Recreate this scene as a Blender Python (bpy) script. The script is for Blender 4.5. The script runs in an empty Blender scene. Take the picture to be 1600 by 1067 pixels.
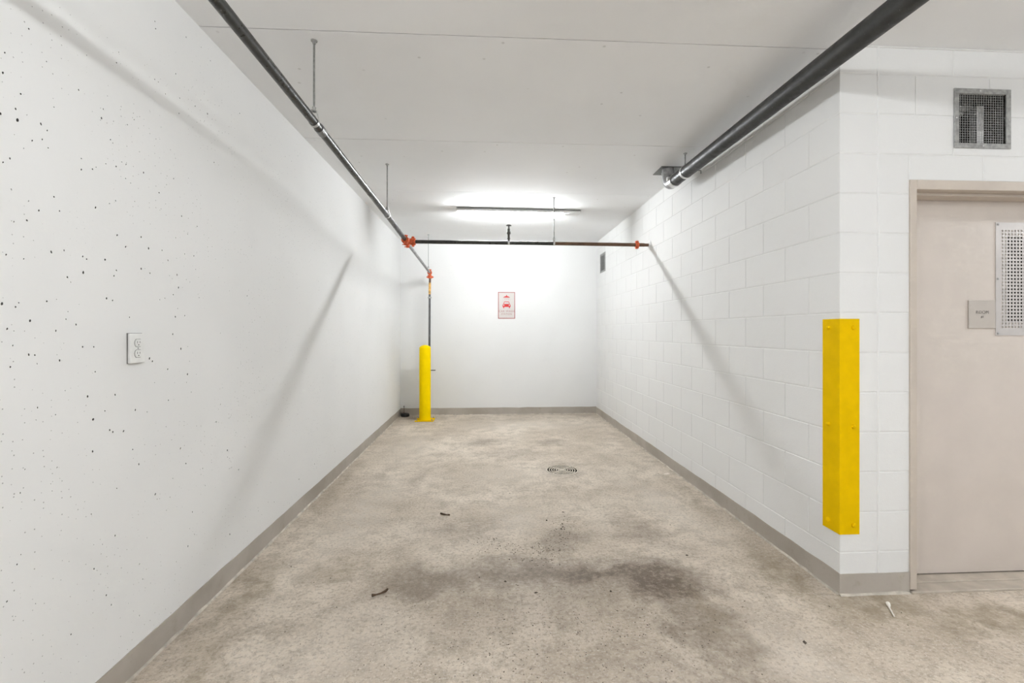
import bpy, bmesh, math, random
from mathutils import Vector, Matrix

random.seed(7)
PI = math.pi
scene = bpy.context.scene
COL = scene.collection

# ------------------------------------------------------------------ camera
YAW = math.atan(40 / 711.0)
CAM_H = 1.32
cam_data = bpy.data.cameras.new('camera')
cam_data.sensor_width = 36.0
cam_data.lens = 36.0 * 711.0 / 1600.0
cam_data.shift_y = -15.5 / 1600.0
cam_data.clip_start = 0.05
cam = bpy.data.objects.new('camera', cam_data)
COL.objects.link(cam)
cam.location = (0, 0, CAM_H)
cam.rotation_euler = (PI / 2, 0, -YAW)
scene.camera = cam

# ------------------------------------------------------------------ world, exposure, lamp levels
world = bpy.data.worlds.new('world')
scene.world = world
world.use_nodes = True
wb = world.node_tree.nodes['Background']
wb.inputs['Color'].default_value = (0.95, 0.975, 1.0, 1)
wb.inputs['Strength'].default_value = 0.44
BAY_LAMP = 100.0      # strip light at the end of the bay
LANE_LAMP = 62.0     # strip lights over the driving lane
vs = scene.view_settings
vs.view_transform = 'Standard'
vs.look = 'None'
vs.exposure = 0.94
vs.gamma = 1.0
vs.use_curve_mapping = False
scene.cycles.max_bounces = 6
scene.cycles.diffuse_bounces = 4
scene.cycles.glossy_bounces = 2
scene.cycles.transmission_bounces = 0
scene.cycles.use_denoising = True
scene.cycles.use_adaptive_sampling = True
scene.cycles.adaptive_threshold = 0.07
scene.cycles.adaptive_min_samples = 16
scene.cycles.use_light_tree = False
scene.cycles.caustics_reflective = False
scene.cycles.caustics_refractive = False

# ------------------------------------------------------------------ room measures (metres)
XL, XR, YC, YB, ZC = -1.35, 1.768, 2.184, 7.25, 2.757
LANE_Y = -2.4
X_FAR_L, X_FAR_R = -4.0, 6.0
COURSE, COURSE0 = 0.2001, 0.0139
BASE_H = 0.108

# ------------------------------------------------------------------ materials
class NT:
    """small helper round a node tree"""
    def __init__(self, name):
        self.m = bpy.data.materials.new(name)
        self.m.use_nodes = True
        self.t = self.m.node_tree
        self.b = self.t.nodes['Principled BSDF']
        self.co = self.t.nodes.new('ShaderNodeTexCoord').outputs['Object']
    def n(self, kind, **kw):
        nd = self.t.nodes.new(kind)
        for k, v in kw.items():
            setattr(nd, k, v)
        return nd
    def link(self, a, b):
        self.t.links.new(a, b)
    def val(self, sock, v):
        if hasattr(v, 'links') or isinstance(v, bpy.types.NodeSocket):
            self.link(v, sock)
        else:
            sock.default_value = v
    def noise(self, scale, detail=4, rough=0.55, vec=None, out='Fac', stretch=None, dist=0.0):
        nd = self.n('ShaderNodeTexNoise')
        nd.inputs['Scale'].default_value = scale
        nd.inputs['Detail'].default_value = detail
        nd.inputs['Roughness'].default_value = rough
        nd.inputs['Distortion'].default_value = dist
        v = vec or self.co
        if stretch:
            mp = self.n('ShaderNodeMapping')
            mp.inputs['Scale'].default_value = stretch
            self.link(v, mp.inputs['Vector'])
            v = mp.outputs['Vector']
        self.link(v, nd.inputs['Vector'])
        return nd.outputs[out]
    def voronoi(self, scale, vec=None, feature='F1', rnd=1.0, plane='XY'):
        nd = self.n('ShaderNodeTexVoronoi', feature=feature, voronoi_dimensions='2D')
        if plane != 'XY':
            sp_, cb = self.n('ShaderNodeSeparateXYZ'), self.n('ShaderNodeCombineXYZ')
            self.link(vec or self.co, sp_.inputs[0])
            self.link(sp_.outputs[plane[0]], cb.inputs[0]); self.link(sp_.outputs[plane[1]], cb.inputs[1])
            vec = cb.outputs[0]
        nd.inputs['Scale'].default_value = scale
        nd.inputs['Randomness'].default_value = rnd
        self.link(vec or self.co, nd.inputs['Vector'])
        return nd
    def ramp(self, fac, a, b, lo=0.0, hi=1.0, smooth=True):
        nd = self.n('ShaderNodeMapRange', interpolation_type='SMOOTHSTEP' if smooth else 'LINEAR')
        self.val(nd.inputs['Value'], fac)
        nd.inputs['From Min'].default_value = a
        nd.inputs['From Max'].default_value = b
        nd.inputs['To Min'].default_value = lo
        nd.inputs['To Max'].default_value = hi
        return nd.outputs['Result']
    def math(self, op, a, b=0.0, clamp=False):
        nd = self.n('ShaderNodeMath', operation=op, use_clamp=clamp)
        self.val(nd.inputs[0], a)
        self.val(nd.inputs[1], b)
        return nd.outputs[0]
    def mix(self, fac, a, b, mode='MIX'):
        nd = self.n('ShaderNodeMix', data_type='RGBA', blend_type=mode)
        self.val(nd.inputs[0], fac)
        for s, v in ((nd.inputs[6], a), (nd.inputs[7], b)):
            if isinstance(v, tuple):
                s.default_value = (*v[:3], 1)
            else:
                self.link(v, s)
        return nd.outputs[2]
    def bump(self, height, strength=0.3, dist=0.002, normal=None):
        nd = self.n('ShaderNodeBump')
        nd.inputs['Strength'].default_value = strength
        nd.inputs['Distance'].default_value = dist
        self.link(height, nd.inputs['Height'])
        if normal:
            self.link(normal, nd.inputs['Normal'])
        return nd.outputs['Normal']
    def done(self, color=None, rough=None, metal=None, normal=None, spec=None):
        if color is not None:
            self.val(self.b.inputs['Base Color'], (*color, 1) if isinstance(color, tuple) else color)
        if rough is not None:
            self.val(self.b.inputs['Roughness'], rough)
        if metal is not None:
            self.val(self.b.inputs['Metallic'], metal)
        if spec is not None:
            self.b.inputs['Specular IOR Level'].default_value = spec
        if normal is not None:
            self.link(normal, self.b.inputs['Normal'])
        return self.m

def simple(name, color, rough=0.5, metal=0.0, var=0.12, scale=30, bump=0.0, spec=None):
    t = NT(name)
    nz = t.noise(scale, 4)
    dark = tuple(c * (1 - var) for c in color)
    light = tuple(min(1, c * (1 + var)) for c in color)
    col = t.mix(t.ramp(nz, 0.3, 0.7), dark, light)
    nrm = t.bump(t.noise(scale * 4, 3), bump, 0.001) if bump else None
    return t.done(col, rough, metal, nrm, spec)

def painted_concrete(name, base, specks=True, dens=0.5, plane='YZ'):
    t = NT(name)
    big = t.noise(1.1, 2)
    col = t.mix(t.ramp(big, 0.3, 0.7), tuple(c * 0.965 for c in base), base)
    blot = t.noise(5.0, 3, 0.65)
    col = t.mix(t.ramp(blot, 0.60, 0.8, 0, 0.10), col, tuple(c * 0.80 for c in base))
    h = t.noise(60, 3, 0.6)
    if specks:
        v = t.voronoi(34, plane=plane)
        clus = t.ramp(t.noise(2.6, 3), 0.36, 0.60)
        rnd = t.n('ShaderNodeSeparateColor')
        t.link(v.outputs['Color'], rnd.inputs[0])
        keep = t.math('MULTIPLY', t.ramp(rnd.outputs[0], 1 - dens, 1.0), clus)
        rad = t.math('MULTIPLY', keep, 0.075)
        dot = t.math('MULTIPLY', t.ramp(t.math('SUBTRACT', v.outputs['Distance'], rad), -0.03, 0.02, 1, 0),
                     t.ramp(keep, 0.05, 0.3))
        col = t.mix(t.math('MULTIPLY', dot, 0.75), col, (0.24, 0.235, 0.225))
        h = t.math('SUBTRACT', h, dot)
    return t.done(col, 0.75, 0, t.bump(h, 0.25, 0.0015), 0.25)

WHITE = (0.81, 0.81, 0.80)
M = {}
M['wall_paint'] = painted_concrete('painted_concrete', WHITE, True, 0.8)
M['back_paint'] = painted_concrete('painted_concrete_back', WHITE, True, 0.16, 'XZ')

def block_paint():
    t = NT('painted_block')
    oi = t.n('ShaderNodeObjectInfo')
    rnd = oi.outputs['Random']
    base = t.mix(rnd, tuple(c * 0.975 for c in WHITE), tuple(c * 1.0 for c in WHITE))
    col = t.mix(t.ramp(t.noise(7, 3, 0.65), 0.55, 0.8, 0, 0.10), base, (0.66, 0.65, 0.62))
    h = t.math('ADD', t.noise(140, 2, 0.65), t.math('MULTIPLY', t.noise(35, 1), 0.6))
    return t.done(col, 0.72, 0, t.bump(h, 0.30, 0.0015), 0.25)
M['block'] = block_paint()
M['mortar'] = simple('painted_mortar', (0.77, 0.77, 0.755), 0.8, var=0.03, scale=20, bump=0.3)

def ceiling_mat():
    t = NT('painted_ceiling')
    base = (0.895, 0.90, 0.905)
    col = t.mix(t.ramp(t.noise(0.9, 4), 0.3, 0.7), tuple(c * 0.96 for c in base), base)
    v = t.voronoi(7)
    sep = t.n('ShaderNodeSeparateColor')
    t.link(v.outputs['Color'], sep.inputs[0])
    keep = t.ramp(sep.outputs[1], 0.86, 0.98)
    dot = t.math('MULTIPLY', t.ramp(v.outputs['Distance'], 0.03, 0.075, 1, 0), keep)
    col = t.mix(t.math('MULTIPLY', dot, 0.35), col, (0.33, 0.32, 0.30))
    h = t.math('SUBTRACT', t.noise(40, 2, 0.6), dot)
    return t.done(col, 0.8, 0, t.bump(h, 0.2, 0.0015), 0.2)
M['ceiling'] = ceiling_mat()

def floor_mat():
    t = NT('stained_concrete_floor')
    warp = t.noise(3.2, 2, 0.6, out='Color')
    sub = t.n('ShaderNodeVectorMath', operation='SUBTRACT'); t.link(warp, sub.inputs[0]); sub.inputs[1].default_value = (0.5, 0.5, 0.5)
    scl = t.n('ShaderNodeVectorMath', operation='SCALE'); t.link(sub.outputs[0], scl.inputs[0]); scl.inputs['Scale'].default_value = 0.38
    add = t.n('ShaderNodeVectorMath', operation='ADD'); t.link(t.co, add.inputs[0]); t.link(scl.outputs[0], add.inputs[1])
    w2 = t.noise(13, 3, 0.7, out='Color')
    sb2 = t.n('ShaderNodeVectorMath', operation='SUBTRACT'); t.link(w2, sb2.inputs[0]); sb2.inputs[1].default_value = (0.5, 0.5, 0.5)
    sc2 = t.n('ShaderNodeVectorMath', operation='SCALE'); t.link(sb2.outputs[0], sc2.inputs[0]); sc2.inputs['Scale'].default_value = 0.26
    ad2 = t.n('ShaderNodeVectorMath', operation='ADD'); t.link(add.outputs[0], ad2.inputs[0]); t.link(sc2.outputs[0], ad2.inputs[1])
    P = ad2.outputs[0]
    def blob(cx, cy, rx, ry, ang=0, inner=0.25, amount=1.0):
        mp = t.n('ShaderNodeMapping', vector_type='TEXTURE')
        mp.inputs['Location'].default_value = (cx, cy, 0)
        mp.inputs['Rotation'].default_value = (0, 0, math.radians(ang))
        mp.inputs['Scale'].default_value = (rx, ry, 1000)
        t.link(P, mp.inputs['Vector'])
        ln = t.n('ShaderNodeVectorMath', operation='LENGTH'); t.link(mp.outputs[0], ln.inputs[0])
        return t.ramp(ln.outputs['Value'], inner, 1.0, amount, 0.0)
    def total(lst):
        s = lst[0]
        for b in lst[1:]:
            s = t.math('MAXIMUM', s, b)
        return s
    base = t.mix(t.ramp(t.noise(1.3, 3, 0.6), 0.32, 0.68), (0.50, 0.425, 0.34), (0.70, 0.615, 0.515))
    base = t.mix(t.ramp(t.noise(7, 4, 0.75), 0.42, 0.66, 0, 0.62), base, (0.36, 0.305, 0.24))
    base = t.mix(t.ramp(t.noise(48, 4, 0.8), 0.48, 0.62, 0, 0.55), base, (0.27, 0.22, 0.17))
    base = t.mix(t.ramp(t.noise(70, 4, 0.8, stretch=(1, 1.2, 1)), 0.52, 0.64, 0, 0.6), base, (0.74, 0.69, 0.62))
    # oily dark marks left by parked cars
    oil = total([blob(0.35, 2.30, 1.15, 0.55, 0, 0.0, 0.42), blob(0.7, 1.65, 0.95, 0.6, 0, 0.1, 0.34), blob(0.6, 2.46, 0.75, 0.13, -3, 0.2, 0.92), blob(0.35, 2.47, 1.10, 0.26, -3, 0.1, 0.80), blob(0.92, 2.38, 0.50, 0.34, -12, 0.1, 1.0),
                 blob(0.98, 2.00, 0.30, 0.62, 10, 0.1, 0.62), blob(-0.30, 2.40, 0.48, 0.26, 10, 0.1, 0.72),
                 blob(0.48, 2.85, 0.20, 0.36, -12, 0.0, 0.55), blob(0.95, 1.55, 0.45, 0.4, 0, 0.1, 0.55),
                 blob(1.02, 2.95, 0.25, 0.45, 12, 0.0, 0.42), blob(-0.15, 3.05, 0.5, 0.35, 0, 0.0, 0.30),
                 blob(-0.05, 5.45, 0.42, 0.26, 5, 0.0, 0.48), blob(0.78, 5.42, 0.34, 0.22, 0, 0.0, 0.50),
                 blob(0.30, 4.90, 0.62, 0.36, 0, 0.0, 0.30), blob(0.72, 4.32, 0.34, 0.34, 0, 0.3, 0.30),
                 blob(-0.62, 4.1, 0.14, 0.7, -8, 0.0, 0.26), blob(-0.95, 4.3, 0.12, 0.6, -10, 0.0, 0.24),
                 blob(-1.02, 6.98, 0.30, 0.20, 10, 0.1, 0.6)])
    oil = t.math('MULTIPLY', oil, t.ramp(t.noise(30, 4, 0.8), 0.3, 0.6, 0.6, 1.0))
    col = t.mix(t.math('MULTIPLY', oil, 1.1, True), base, (0.145, 0.108, 0.078))
    # olive brown damp marks along the edges
    ol = total([blob(-0.85, 2.58, 0.26, 0.14, 15, 0.0, 0.8), blob(1.05, 2.05, 0.10, 0.45, 5, 0.0, 0.5),
                blob(1.62, 2.35, 0.16, 0.5, -3, 0.1, 0.85), blob(1.90, 2.08, 0.42, 0.15, 5, 0.1, 0.9), blob(2.45, 1.95, 0.75, 0.20, 5, 0.2, 0.85),
                blob(2.6, 1.6, 0.6, 0.35, 0, 0.1, 0.75), blob(-1.22, 2.4, 0.15, 0.6, 0, 0.1, 0.8), blob(-1.15, 1.8, 0.16, 0.5, 0, 0.1, 0.6),
                blob(1.62, 3.6, 0.13, 0.8, 0, 0.1, 0.5), blob(-1.25, 4.0, 0.10, 1.4, 0, 0.1, 0.45)])
    ol = t.math('MULTIPLY', ol, t.ramp(t.noise(11, 3, 0.7), 0.3, 0.62, 0.35, 1.0))
    col = t.mix(t.math('MULTIPLY', ol, 0.75), col, (0.25, 0.20, 0.13))
    # washed pale streaks
    pale = total([blob(-0.9, 3.3, 0.30, 1.2, -8, 0.0, 0.7), blob(0.55, 6.4, 1.3, 0.5, 0, 0.1, 0.8), blob(1.35, 3.4, 0.22, 1.0, 12, 0.0, 0.6),
                  blob(0.22, 3.2, 0.28, 0.4, 0, 0.0, 0.7), blob(0.2, 4.2, 0.6, 0.4, 0, 0.0, 0.55), blob(-0.9, 5.3, 0.35, 1.0, 0, 0.0, 0.6),
                  blob(1.3, 1.7, 0.30, 0.6, 20, 0.0, 0.6), blob(-0.6, 1.9, 0.5, 0.5, 0, 0.0, 0.35)])
    col = t.mix(t.math('MULTIPLY', t.math('MULTIPLY', pale, t.ramp(t.noise(14, 4, 0.75), 0.35, 0.62)), 0.6), col, (0.68, 0.62, 0.55))
    # scattered dark specks of grit
    v = t.voronoi(34)
    sep = t.n('ShaderNodeSeparateColor'); t.link(v.outputs['Color'], sep.inputs[0])
    grit_zone = total([blob(0.45, 2.75, 0.25, 0.5, -15, 0.0, 1.0), blob(0.6, 2.0, 0.8, 0.6, 0, 0.1, 0.8), blob(0.0, 1.9, 0.8, 0.6, 0, 0.1, 0.55)])
    keep = t.ramp(t.math('ADD', sep.outputs[0], t.math('MULTIPLY', grit_zone, 0.30)), 0.92, 1.08)
    dot = t.math('MULTIPLY', t.ramp(v.outputs['Distance'], 0.05, 0.16, 1, 0), keep)
    col = t.mix(t.math('MULTIPLY', dot, 0.75), col, (0.10, 0.08, 0.06))
    h = t.math('ADD', t.noise(95, 3, 0.75), t.math('MULTIPLY', t.noise(18, 2), 1.2))
    rough = t.ramp(oil, 0, 1, 0.72, 0.5)
    return t.done(col, rough, 0, t.bump(h, 0.35, 0.003), 0.3)
M['floor'] = floor_mat()

def base_mat():
    t = NT('grey_beige_base_paint')
    col = t.mix(t.ramp(t.noise(2.5, 4), 0.3, 0.7), (0.375, 0.335, 0.285), (0.47, 0.43, 0.38))
    col = t.mix(t.ramp(t.noise(14, 5, 0.7), 0.55, 0.75, 0, 0.5), col, (0.33, 0.28, 0.21))
    return t.done(col, 0.65, 0, t.bump(t.noise(60, 5), 0.3, 0.002), 0.3)
M['base'] = base_mat()
M['sill'] = simple('worn_concrete_sill', (0.44, 0.385, 0.32), 0.8, var=0.12, scale=9, bump=0.3)
M['joint_dark'] = simple('dirty_joint_and_shade', (0.22, 0.21, 0.20), 0.9, var=0.3, scale=8)
M['caulk'] = simple('pale_caulk', (0.52, 0.475, 0.405), 0.7, var=0.25, scale=18, bump=0.4)
M['raw_concrete'] = simple('raw_concrete_pit', (0.10, 0.097, 0.09), 0.9, var=0.2, scale=60)
M['pit_soft'] = simple('shallow_pit', (0.30, 0.295, 0.285), 0.9, var=0.2, scale=60)

def pipe_mat(name, base, light, metal, rough, scratch=0.5):
    t = NT(name)
    col = t.mix(t.ramp(t.noise(14, 5, 0.7), 0.35, 0.7), base, tuple(c * 1.7 for c in base))
    col = t.mix(t.ramp(t.noise(55, 5, 0.8), 0.62, 0.74, 0, scratch), col, light)
    return t.done(col, t.ramp(t.noise(30, 4), 0.3, 0.7, rough - 0.08, rough + 0.12), metal, t.bump(t.noise(80, 4), 0.25, 0.001))
M['black_pipe'] = pipe_mat('black_steel_pipe', (0.030, 0.030, 0.027), (0.16, 0.16, 0.15), 0.2, 0.32, 0.25)
M['cast_iron'] = pipe_mat('black_cast_iron', (0.016, 0.016, 0.015), (0.22, 0.22, 0.205), 0.0, 0.46, 0.75)
M['dark_pipe'] = pipe_mat('dark_grey_pipe', (0.075, 0.075, 0.075), (0.2, 0.2, 0.2), 0.3, 0.42, 0.3)
M['grey_pipe'] = pipe_mat('grey_steel_pipe', (0.22, 0.22, 0.22), (0.42, 0.42, 0.41), 0.6, 0.38, 0.4)
M['rust_pipe'] = pipe_mat('rusty_brown_pipe', (0.095, 0.050, 0.026), (0.20, 0.12, 0.07), 0.1, 0.5, 0.5)
M['orange'] = simple('orange_coupling_paint', (0.62, 0.105, 0.025), 0.38, 0.0, 0.25, 60)
M['galv'] = simple('galvanised_steel', (0.56, 0.56, 0.55), 0.38, 0.75, 0.18, 40)
M['zinc'] = simple('dull_zinc', (0.36, 0.36, 0.35), 0.5, 0.4, 0.2, 50)
M['steel_bright'] = simple('bright_band_steel', (0.72, 0.72, 0.71), 0.28, 0.9, 0.1, 40)
M['rod'] = simple('hanger_rod_steel', (0.26, 0.26, 0.25), 0.5, 0.5, 0.15, 60)
M['dark_metal'] = simple('dark_bronze', (0.10, 0.10, 0.09), 0.4, 0.5, 0.25, 60)
M['tape'] = simple('yellow_pipe_tag', (0.62, 0.36, 0.10), 0.5, 0.0, 0.35, 30)
M['yellow'] = simple('safety_yellow', (0.96, 0.68, 0.001), 0.5, 0.0, 0.03, 12, 0.05, spec=0.03)
M['yellow_flat'] = simple('safety_yellow_steel', (0.80, 0.51, 0.001), 0.6, 0.0, 0.04, 12, 0.05, spec=0.03)
M['white_enamel'] = simple('white_enamel', (0.80, 0.80, 0.79), 0.4, 0.0, 0.02)
M['outlet'] = simple('white_plastic', (0.78, 0.78, 0.765), 0.35, 0.0, 0.03, 25)
M['slot'] = simple('dark_slot', (0.05, 0.05, 0.045), 0.7)
M['door'] = simple('beige_door_paint', (0.63, 0.565, 0.51), 0.42, 0.0, 0.03, 4, 0.06)
M['frame'] = simple('beige_frame_paint', (0.58, 0.51, 0.44), 0.45, 0.0, 0.04, 6, 0.06)
M['plate'] = simple('brushed_pale_steel', (0.55, 0.52, 0.50), 0.42, 0.2, 0.04, 10)
M['sign_grey'] = simple('taupe_sign_plastic', (0.50, 0.455, 0.41), 0.4, 0.0, 0.03, 10)
M['ink_grey'] = simple('grey_lettering', (0.16, 0.145, 0.13), 0.5)
M['sign_white'] = simple('sign_white', (0.60, 0.565, 0.54), 0.45, 0.0, 0.02)
M['red'] = simple('sign_red', (0.55, 0.008, 0.006), 0.45, 0.0, 0.05)
M['red_pale'] = simple('sign_border_red', (0.36, 0.09, 0.09), 0.45, 0.0, 0.08)
M['red_text'] = simple('sign_text_red', (0.38, 0.16, 0.155), 0.45, 0.0, 0.08)
M['rubber'] = simple('black_rubber', (0.012, 0.012, 0.012), 0.5, 0.0, 0.2)
M['sump'] = simple('dark_sump', (0.02, 0.018, 0.015), 0.9)
M['grate'] = simple('worn_cast_grate', (0.60, 0.54, 0.45), 0.5, 0.1, 0.25, 60)
M['twig'] = simple('dark_brown_twig', (0.075, 0.040, 0.018), 0.7, 0.0, 0.35, 120)
M['dirt'] = simple('dark_dirt', (0.075, 0.058, 0.043), 0.9, 0.0, 0.4, 80)
M['stick'] = simple('pale_plastic_stick', (0.85, 0.81, 0.74), 0.5, 0.0, 0.04)
M['paper'] = simple('pale_paper', (0.78, 0.70, 0.62), 0.6, 0.0, 0.06)

def emitter(name, strength):
    m = bpy.data.materials.new(name)
    m.use_nodes = True
    b = m.node_tree.nodes['Principled BSDF']
    b.inputs['Base Color'].default_value = (0.9, 0.9, 0.9, 1)
    b.inputs['Emission Color'].default_value = (0.94, 0.975, 1.0, 1)
    b.inputs['Emission Strength'].default_value = strength
    return m
M['bay_lens'] = emitter('lit_diffuser_bay', BAY_LAMP)
M['fill_lens'] = emitter('lit_diffuser_fill', LANE_LAMP * 0.5)  # for the added fill lamp behind the viewpoint
M['key_lens'] = emitter('lit_diffuser_key', LANE_LAMP * 0.75)
M['lane_lens'] = emitter('lit_diffuser_lane', LANE_LAMP)

# ------------------------------------------------------------------ mesh helpers
class MB:
    """collects geometry in world coordinates; build() links it as ONE mesh object"""
    def __init__(self):
        self.v, self.f, self.mi = [], [], []
    def add(self, vs_, fs, mi=0):
        o = len(self.v)
        self.v += [tuple(p) for p in vs_]
        self.f += [tuple(i + o for i in f) for f in fs]
        self.mi += [mi] * len(fs)
        return self
    def box(self, x0, x1, y0, y1, z0, z1, bev=0.0, mi=0, rot=None, seg=1):
        bm = bmesh.new()
        bmesh.ops.create_cube(bm, size=1)
        bmesh.ops.scale(bm, vec=(x1 - x0, y1 - y0, z1 - z0), verts=bm.verts)
        if bev:
            bmesh.ops.bevel(bm, geom=bm.edges[:], offset=bev, segments=seg, affect='EDGES', profile=0.7)
        mat = Matrix.Translation(((x0 + x1) / 2, (y0 + y1) / 2, (z0 + z1) / 2))
        if rot is not None:
            mat = mat @ rot
        bmesh.ops.transform(bm, matrix=mat, verts=bm.verts)
        return self.bm(bm, mi)
    def bm(self, bm, mi=0):
        bm.verts.index_update()
        self.add([v.co[:] for v in bm.verts], [[v.index for v in f.verts] for f in bm.faces], mi)
        bm.free()
        return self
    def tube(self, pts, r, n=16, caps=True, mi=0):
        pts = [Vector(p) for p in pts]
        rs = r if isinstance(r, (list, tuple)) else [r] * len(pts)
        rings, prev = [], None
        for i, p in enumerate(pts):
            if i == 0: d = pts[1] - p
            elif i == len(pts) - 1: d = p - pts[i - 1]
            else: d = (pts[i + 1] - p).normalized() + (p - pts[i - 1]).normalized()
            d.normalize()
            if prev is None:
                up = Vector((0, 0, 1)) if abs(d.z) < 0.9 else Vector((1, 0, 0))
                a = d.cross(up).normalized()
            else:
                a = (prev - d * prev.dot(d)).normalized()
            prev = a
            b = d.cross(a)
            rings.append([p + (a * math.cos(2 * PI * k / n) + b * math.sin(2 * PI * k / n)) * rs[i] for k in range(n)])
        vs_ = [q for ring in rings for q in ring]
        fs = []
        for i in range(len(rings) - 1):
            for k in range(n):
                k2 = (k + 1) % n
                fs.append((i * n + k, i * n + k2, (i + 1) * n + k2, (i + 1) * n + k))
        if caps:
            fs.append(tuple(range(n - 1, -1, -1)))
            fs.append(tuple((len(rings) - 1) * n + k for k in range(n)))
        return self.add(vs_, fs, mi)
    def lathe(self, prof, origin=(0, 0, 0), axis='Z', n=24, mi=0):
        """prof: list of (radius, height along axis)"""
        o = Vector(origin)
        rot = {'Z': Matrix.Identity(3), 'Y': Matrix.Rotation(-PI / 2, 3, 'X'), 'X': Matrix.Rotation(PI / 2, 3, 'Y'), '-X': Matrix.Rotation(-PI / 2, 3, 'Y'), '-Y': Matrix.Rotation(PI / 2, 3, 'X'), '-Z': Matrix.Rotation(PI, 3, 'X')}[axis]
        vs_, fs = [], []
        for r, h in prof:
            for k in range(n):
                a = 2 * PI * k / n
                vs_.append(o + rot @ Vector((r * math.cos(a), r * math.sin(a), h)))
        for i in range(len(prof) - 1):
            for k in range(n):
                k2 = (k + 1) % n
                fs.append((i * n + k, i * n + k2, (i + 1) * n + k2, (i + 1) * n + k))
        fs.append(tuple(range(n - 1, -1, -1)))
        fs.append(tuple((len(prof) - 1) * n + k for k in range(n)))
        return self.add(vs_, fs, mi)
    def ring(self, c, axis, r_in, r_out, half, n=24, mi=0):
        """flat band round an axis: square section torus"""
        o = Vector(c)
        rot = {'Z': Matrix.Identity(3), 'Y': Matrix.Rotation(-PI / 2, 3, 'X'), 'X': Matrix.Rotation(PI / 2, 3, 'Y')}[axis]
        sec = [(r_in, -half), (r_out, -half), (r_out, half), (r_in, half)]
        vs_, fs = [], []
        for k in range(n):
            a = 2 * PI * k / n
            for r, h in sec:
                vs_.append(o + rot @ Vector((r * math.cos(a), r * math.sin(a), h)))
        for k in range(n):
            k2 = (k + 1) % n
            for j in range(4):
                j2 = (j + 1) % 4
                fs.append((k * 4 + j, k2 * 4 + j, k2 * 4 + j2, k * 4 + j2))
        return self.add(vs_, fs, mi)
    def prism(self, poly, d0, d1, plane='XZ', mi=0):
        """polygon (2D) extruded between d0 and d1 along the missing axis"""
        n = len(poly)
        def P(p, d):
            return {'XZ': (p[0], d, p[1]), 'YZ': (d, p[0], p[1]), 'XY': (p[0], p[1], d)}[plane]
        vs_ = [P(p, d0) for p in poly] + [P(p, d1) for p in poly]
        fs = [tuple(range(n)), tuple(range(2 * n - 1, n - 1, -1))]
        for i in range(n):
            j = (i + 1) % n
            fs.append((i, i + n, j + n, j))
        return self.add(vs_, fs, mi)
    def build(self, name, mat, parent=None, smooth=False, origin=None, kind=None, label=None):
        me = bpy.data.meshes.new(name)
        base = Vector(origin) if origin is not None else (parent.matrix_world.translation.copy() if parent else Vector((0, 0, 0)))
        if parent is not None and origin is None:
            base = Vector(WORLD[parent.name])
        me.from_pydata([tuple(Vector(p) - base) for p in self.v], [], self.f)
        mats = mat if isinstance(mat, (list, tuple)) else [mat]
        for m in mats:
            me.materials.append(M[m])
        if any(self.mi):
            me.polygons.foreach_set('material_index', self.mi)
        bm = bmesh.new(); bm.from_mesh(me)
        bmesh.ops.recalc_face_normals(bm, faces=bm.faces)
        bm.to_mesh(me); bm.free()
        if smooth:
            me.polygons.foreach_set('use_smooth', [True] * len(me.polygons))
            me.set_sharp_from_angle(angle=math.radians(40))
        o = bpy.data.objects.new(name, me)
        COL.objects.link(o)
        if parent is not None:
            o.parent = parent
            o.location = base - Vector(WORLD[parent.name])
        else:
            o.location = base
        WORLD[o.name] = tuple(base)
        if kind: o['kind'] = kind
        if label: o['label'] = label
        return o

WORLD = {}
def tag(o, label, cat, group=None, kind=None):
    o['label'] = label
    o['category'] = cat
    if group: o['group'] = group
    if kind: o['kind'] = kind
    return o
def thing(name, loc, label, cat, group=None):
    o = bpy.data.objects.new(name, None)
    COL.objects.link(o)
    o.location = loc
    o.empty_display_size = 0.05
    WORLD[o.name] = tuple(loc)
    return tag(o, label, cat, group)
def struct(name, loc=(0, 0, 0)):
    o = bpy.data.objects.new(name, None)
    COL.objects.link(o)
    o.location = loc
    o['kind'] = 'structure'
    WORLD[o.name] = tuple(loc)
    return o

# pixel -> world on a known plane (used only to read positions off the photograph)
_S, _C = math.sin(YAW), math.cos(YAW)
def _ray(px, py):
    u, v = (px - 800) / 711.0, (518 - py) / 711.0
    return u * _C + _S, -u * _S + _C, v
def onX(px, py, X):
    d = _ray(px, py); t = X / d[0]; return (X, t * d[1], CAM_H + t * d[2])

# ================================================================== THE SETTING
# ------------------------------------------------------------------ floor with a round hole for the drain
DRAIN = (0.722, 4.315)
DRAIN_R = 0.155
def make_floor():
    bm = bmesh.new()
    outer = [bm.verts.new(p) for p in ((X_FAR_L, LANE_Y, 0), (X_FAR_R, LANE_Y, 0), (X_FAR_R, YB + 0.2, 0), (X_FAR_L, YB + 0.2, 0))]
    inner = [bm.verts.new((DRAIN[0] + DRAIN_R * math.cos(2 * PI * k / 48), DRAIN[1] + DRAIN_R * math.sin(2 * PI * k / 48), 0)) for k in range(48)]
    ed = [bm.edges.new((outer[i], outer[(i + 1) % 4])) for i in range(4)]
    ied = [bm.edges.new((inner[i], inner[(i + 1) % 48])) for i in range(48)]
    bmesh.ops.triangle_fill(bm, use_beauty=True, edges=ed + ied)
    for f in bm.faces:
        if f.normal.z < 0: f.normal_flip()
    low = [bm.verts.new((v.co.x, v.co.y, -0.06)) for v in inner]
    for i in range(48):
        j = (i + 1) % 48
        bm.faces.new((inner[j], inner[i], low[i], low[j]))
    me = bpy.data.meshes.new('floor')
    bm.to_mesh(me); bm.free()
    me.materials.append(M['floor'])
    o = bpy.data.objects.new('floor', me)
    COL.objects.link(o)
    o['kind'] = 'structure'
    WORLD['floor'] = (0, 0, 0)
    return o
floor = make_floor()

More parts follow.
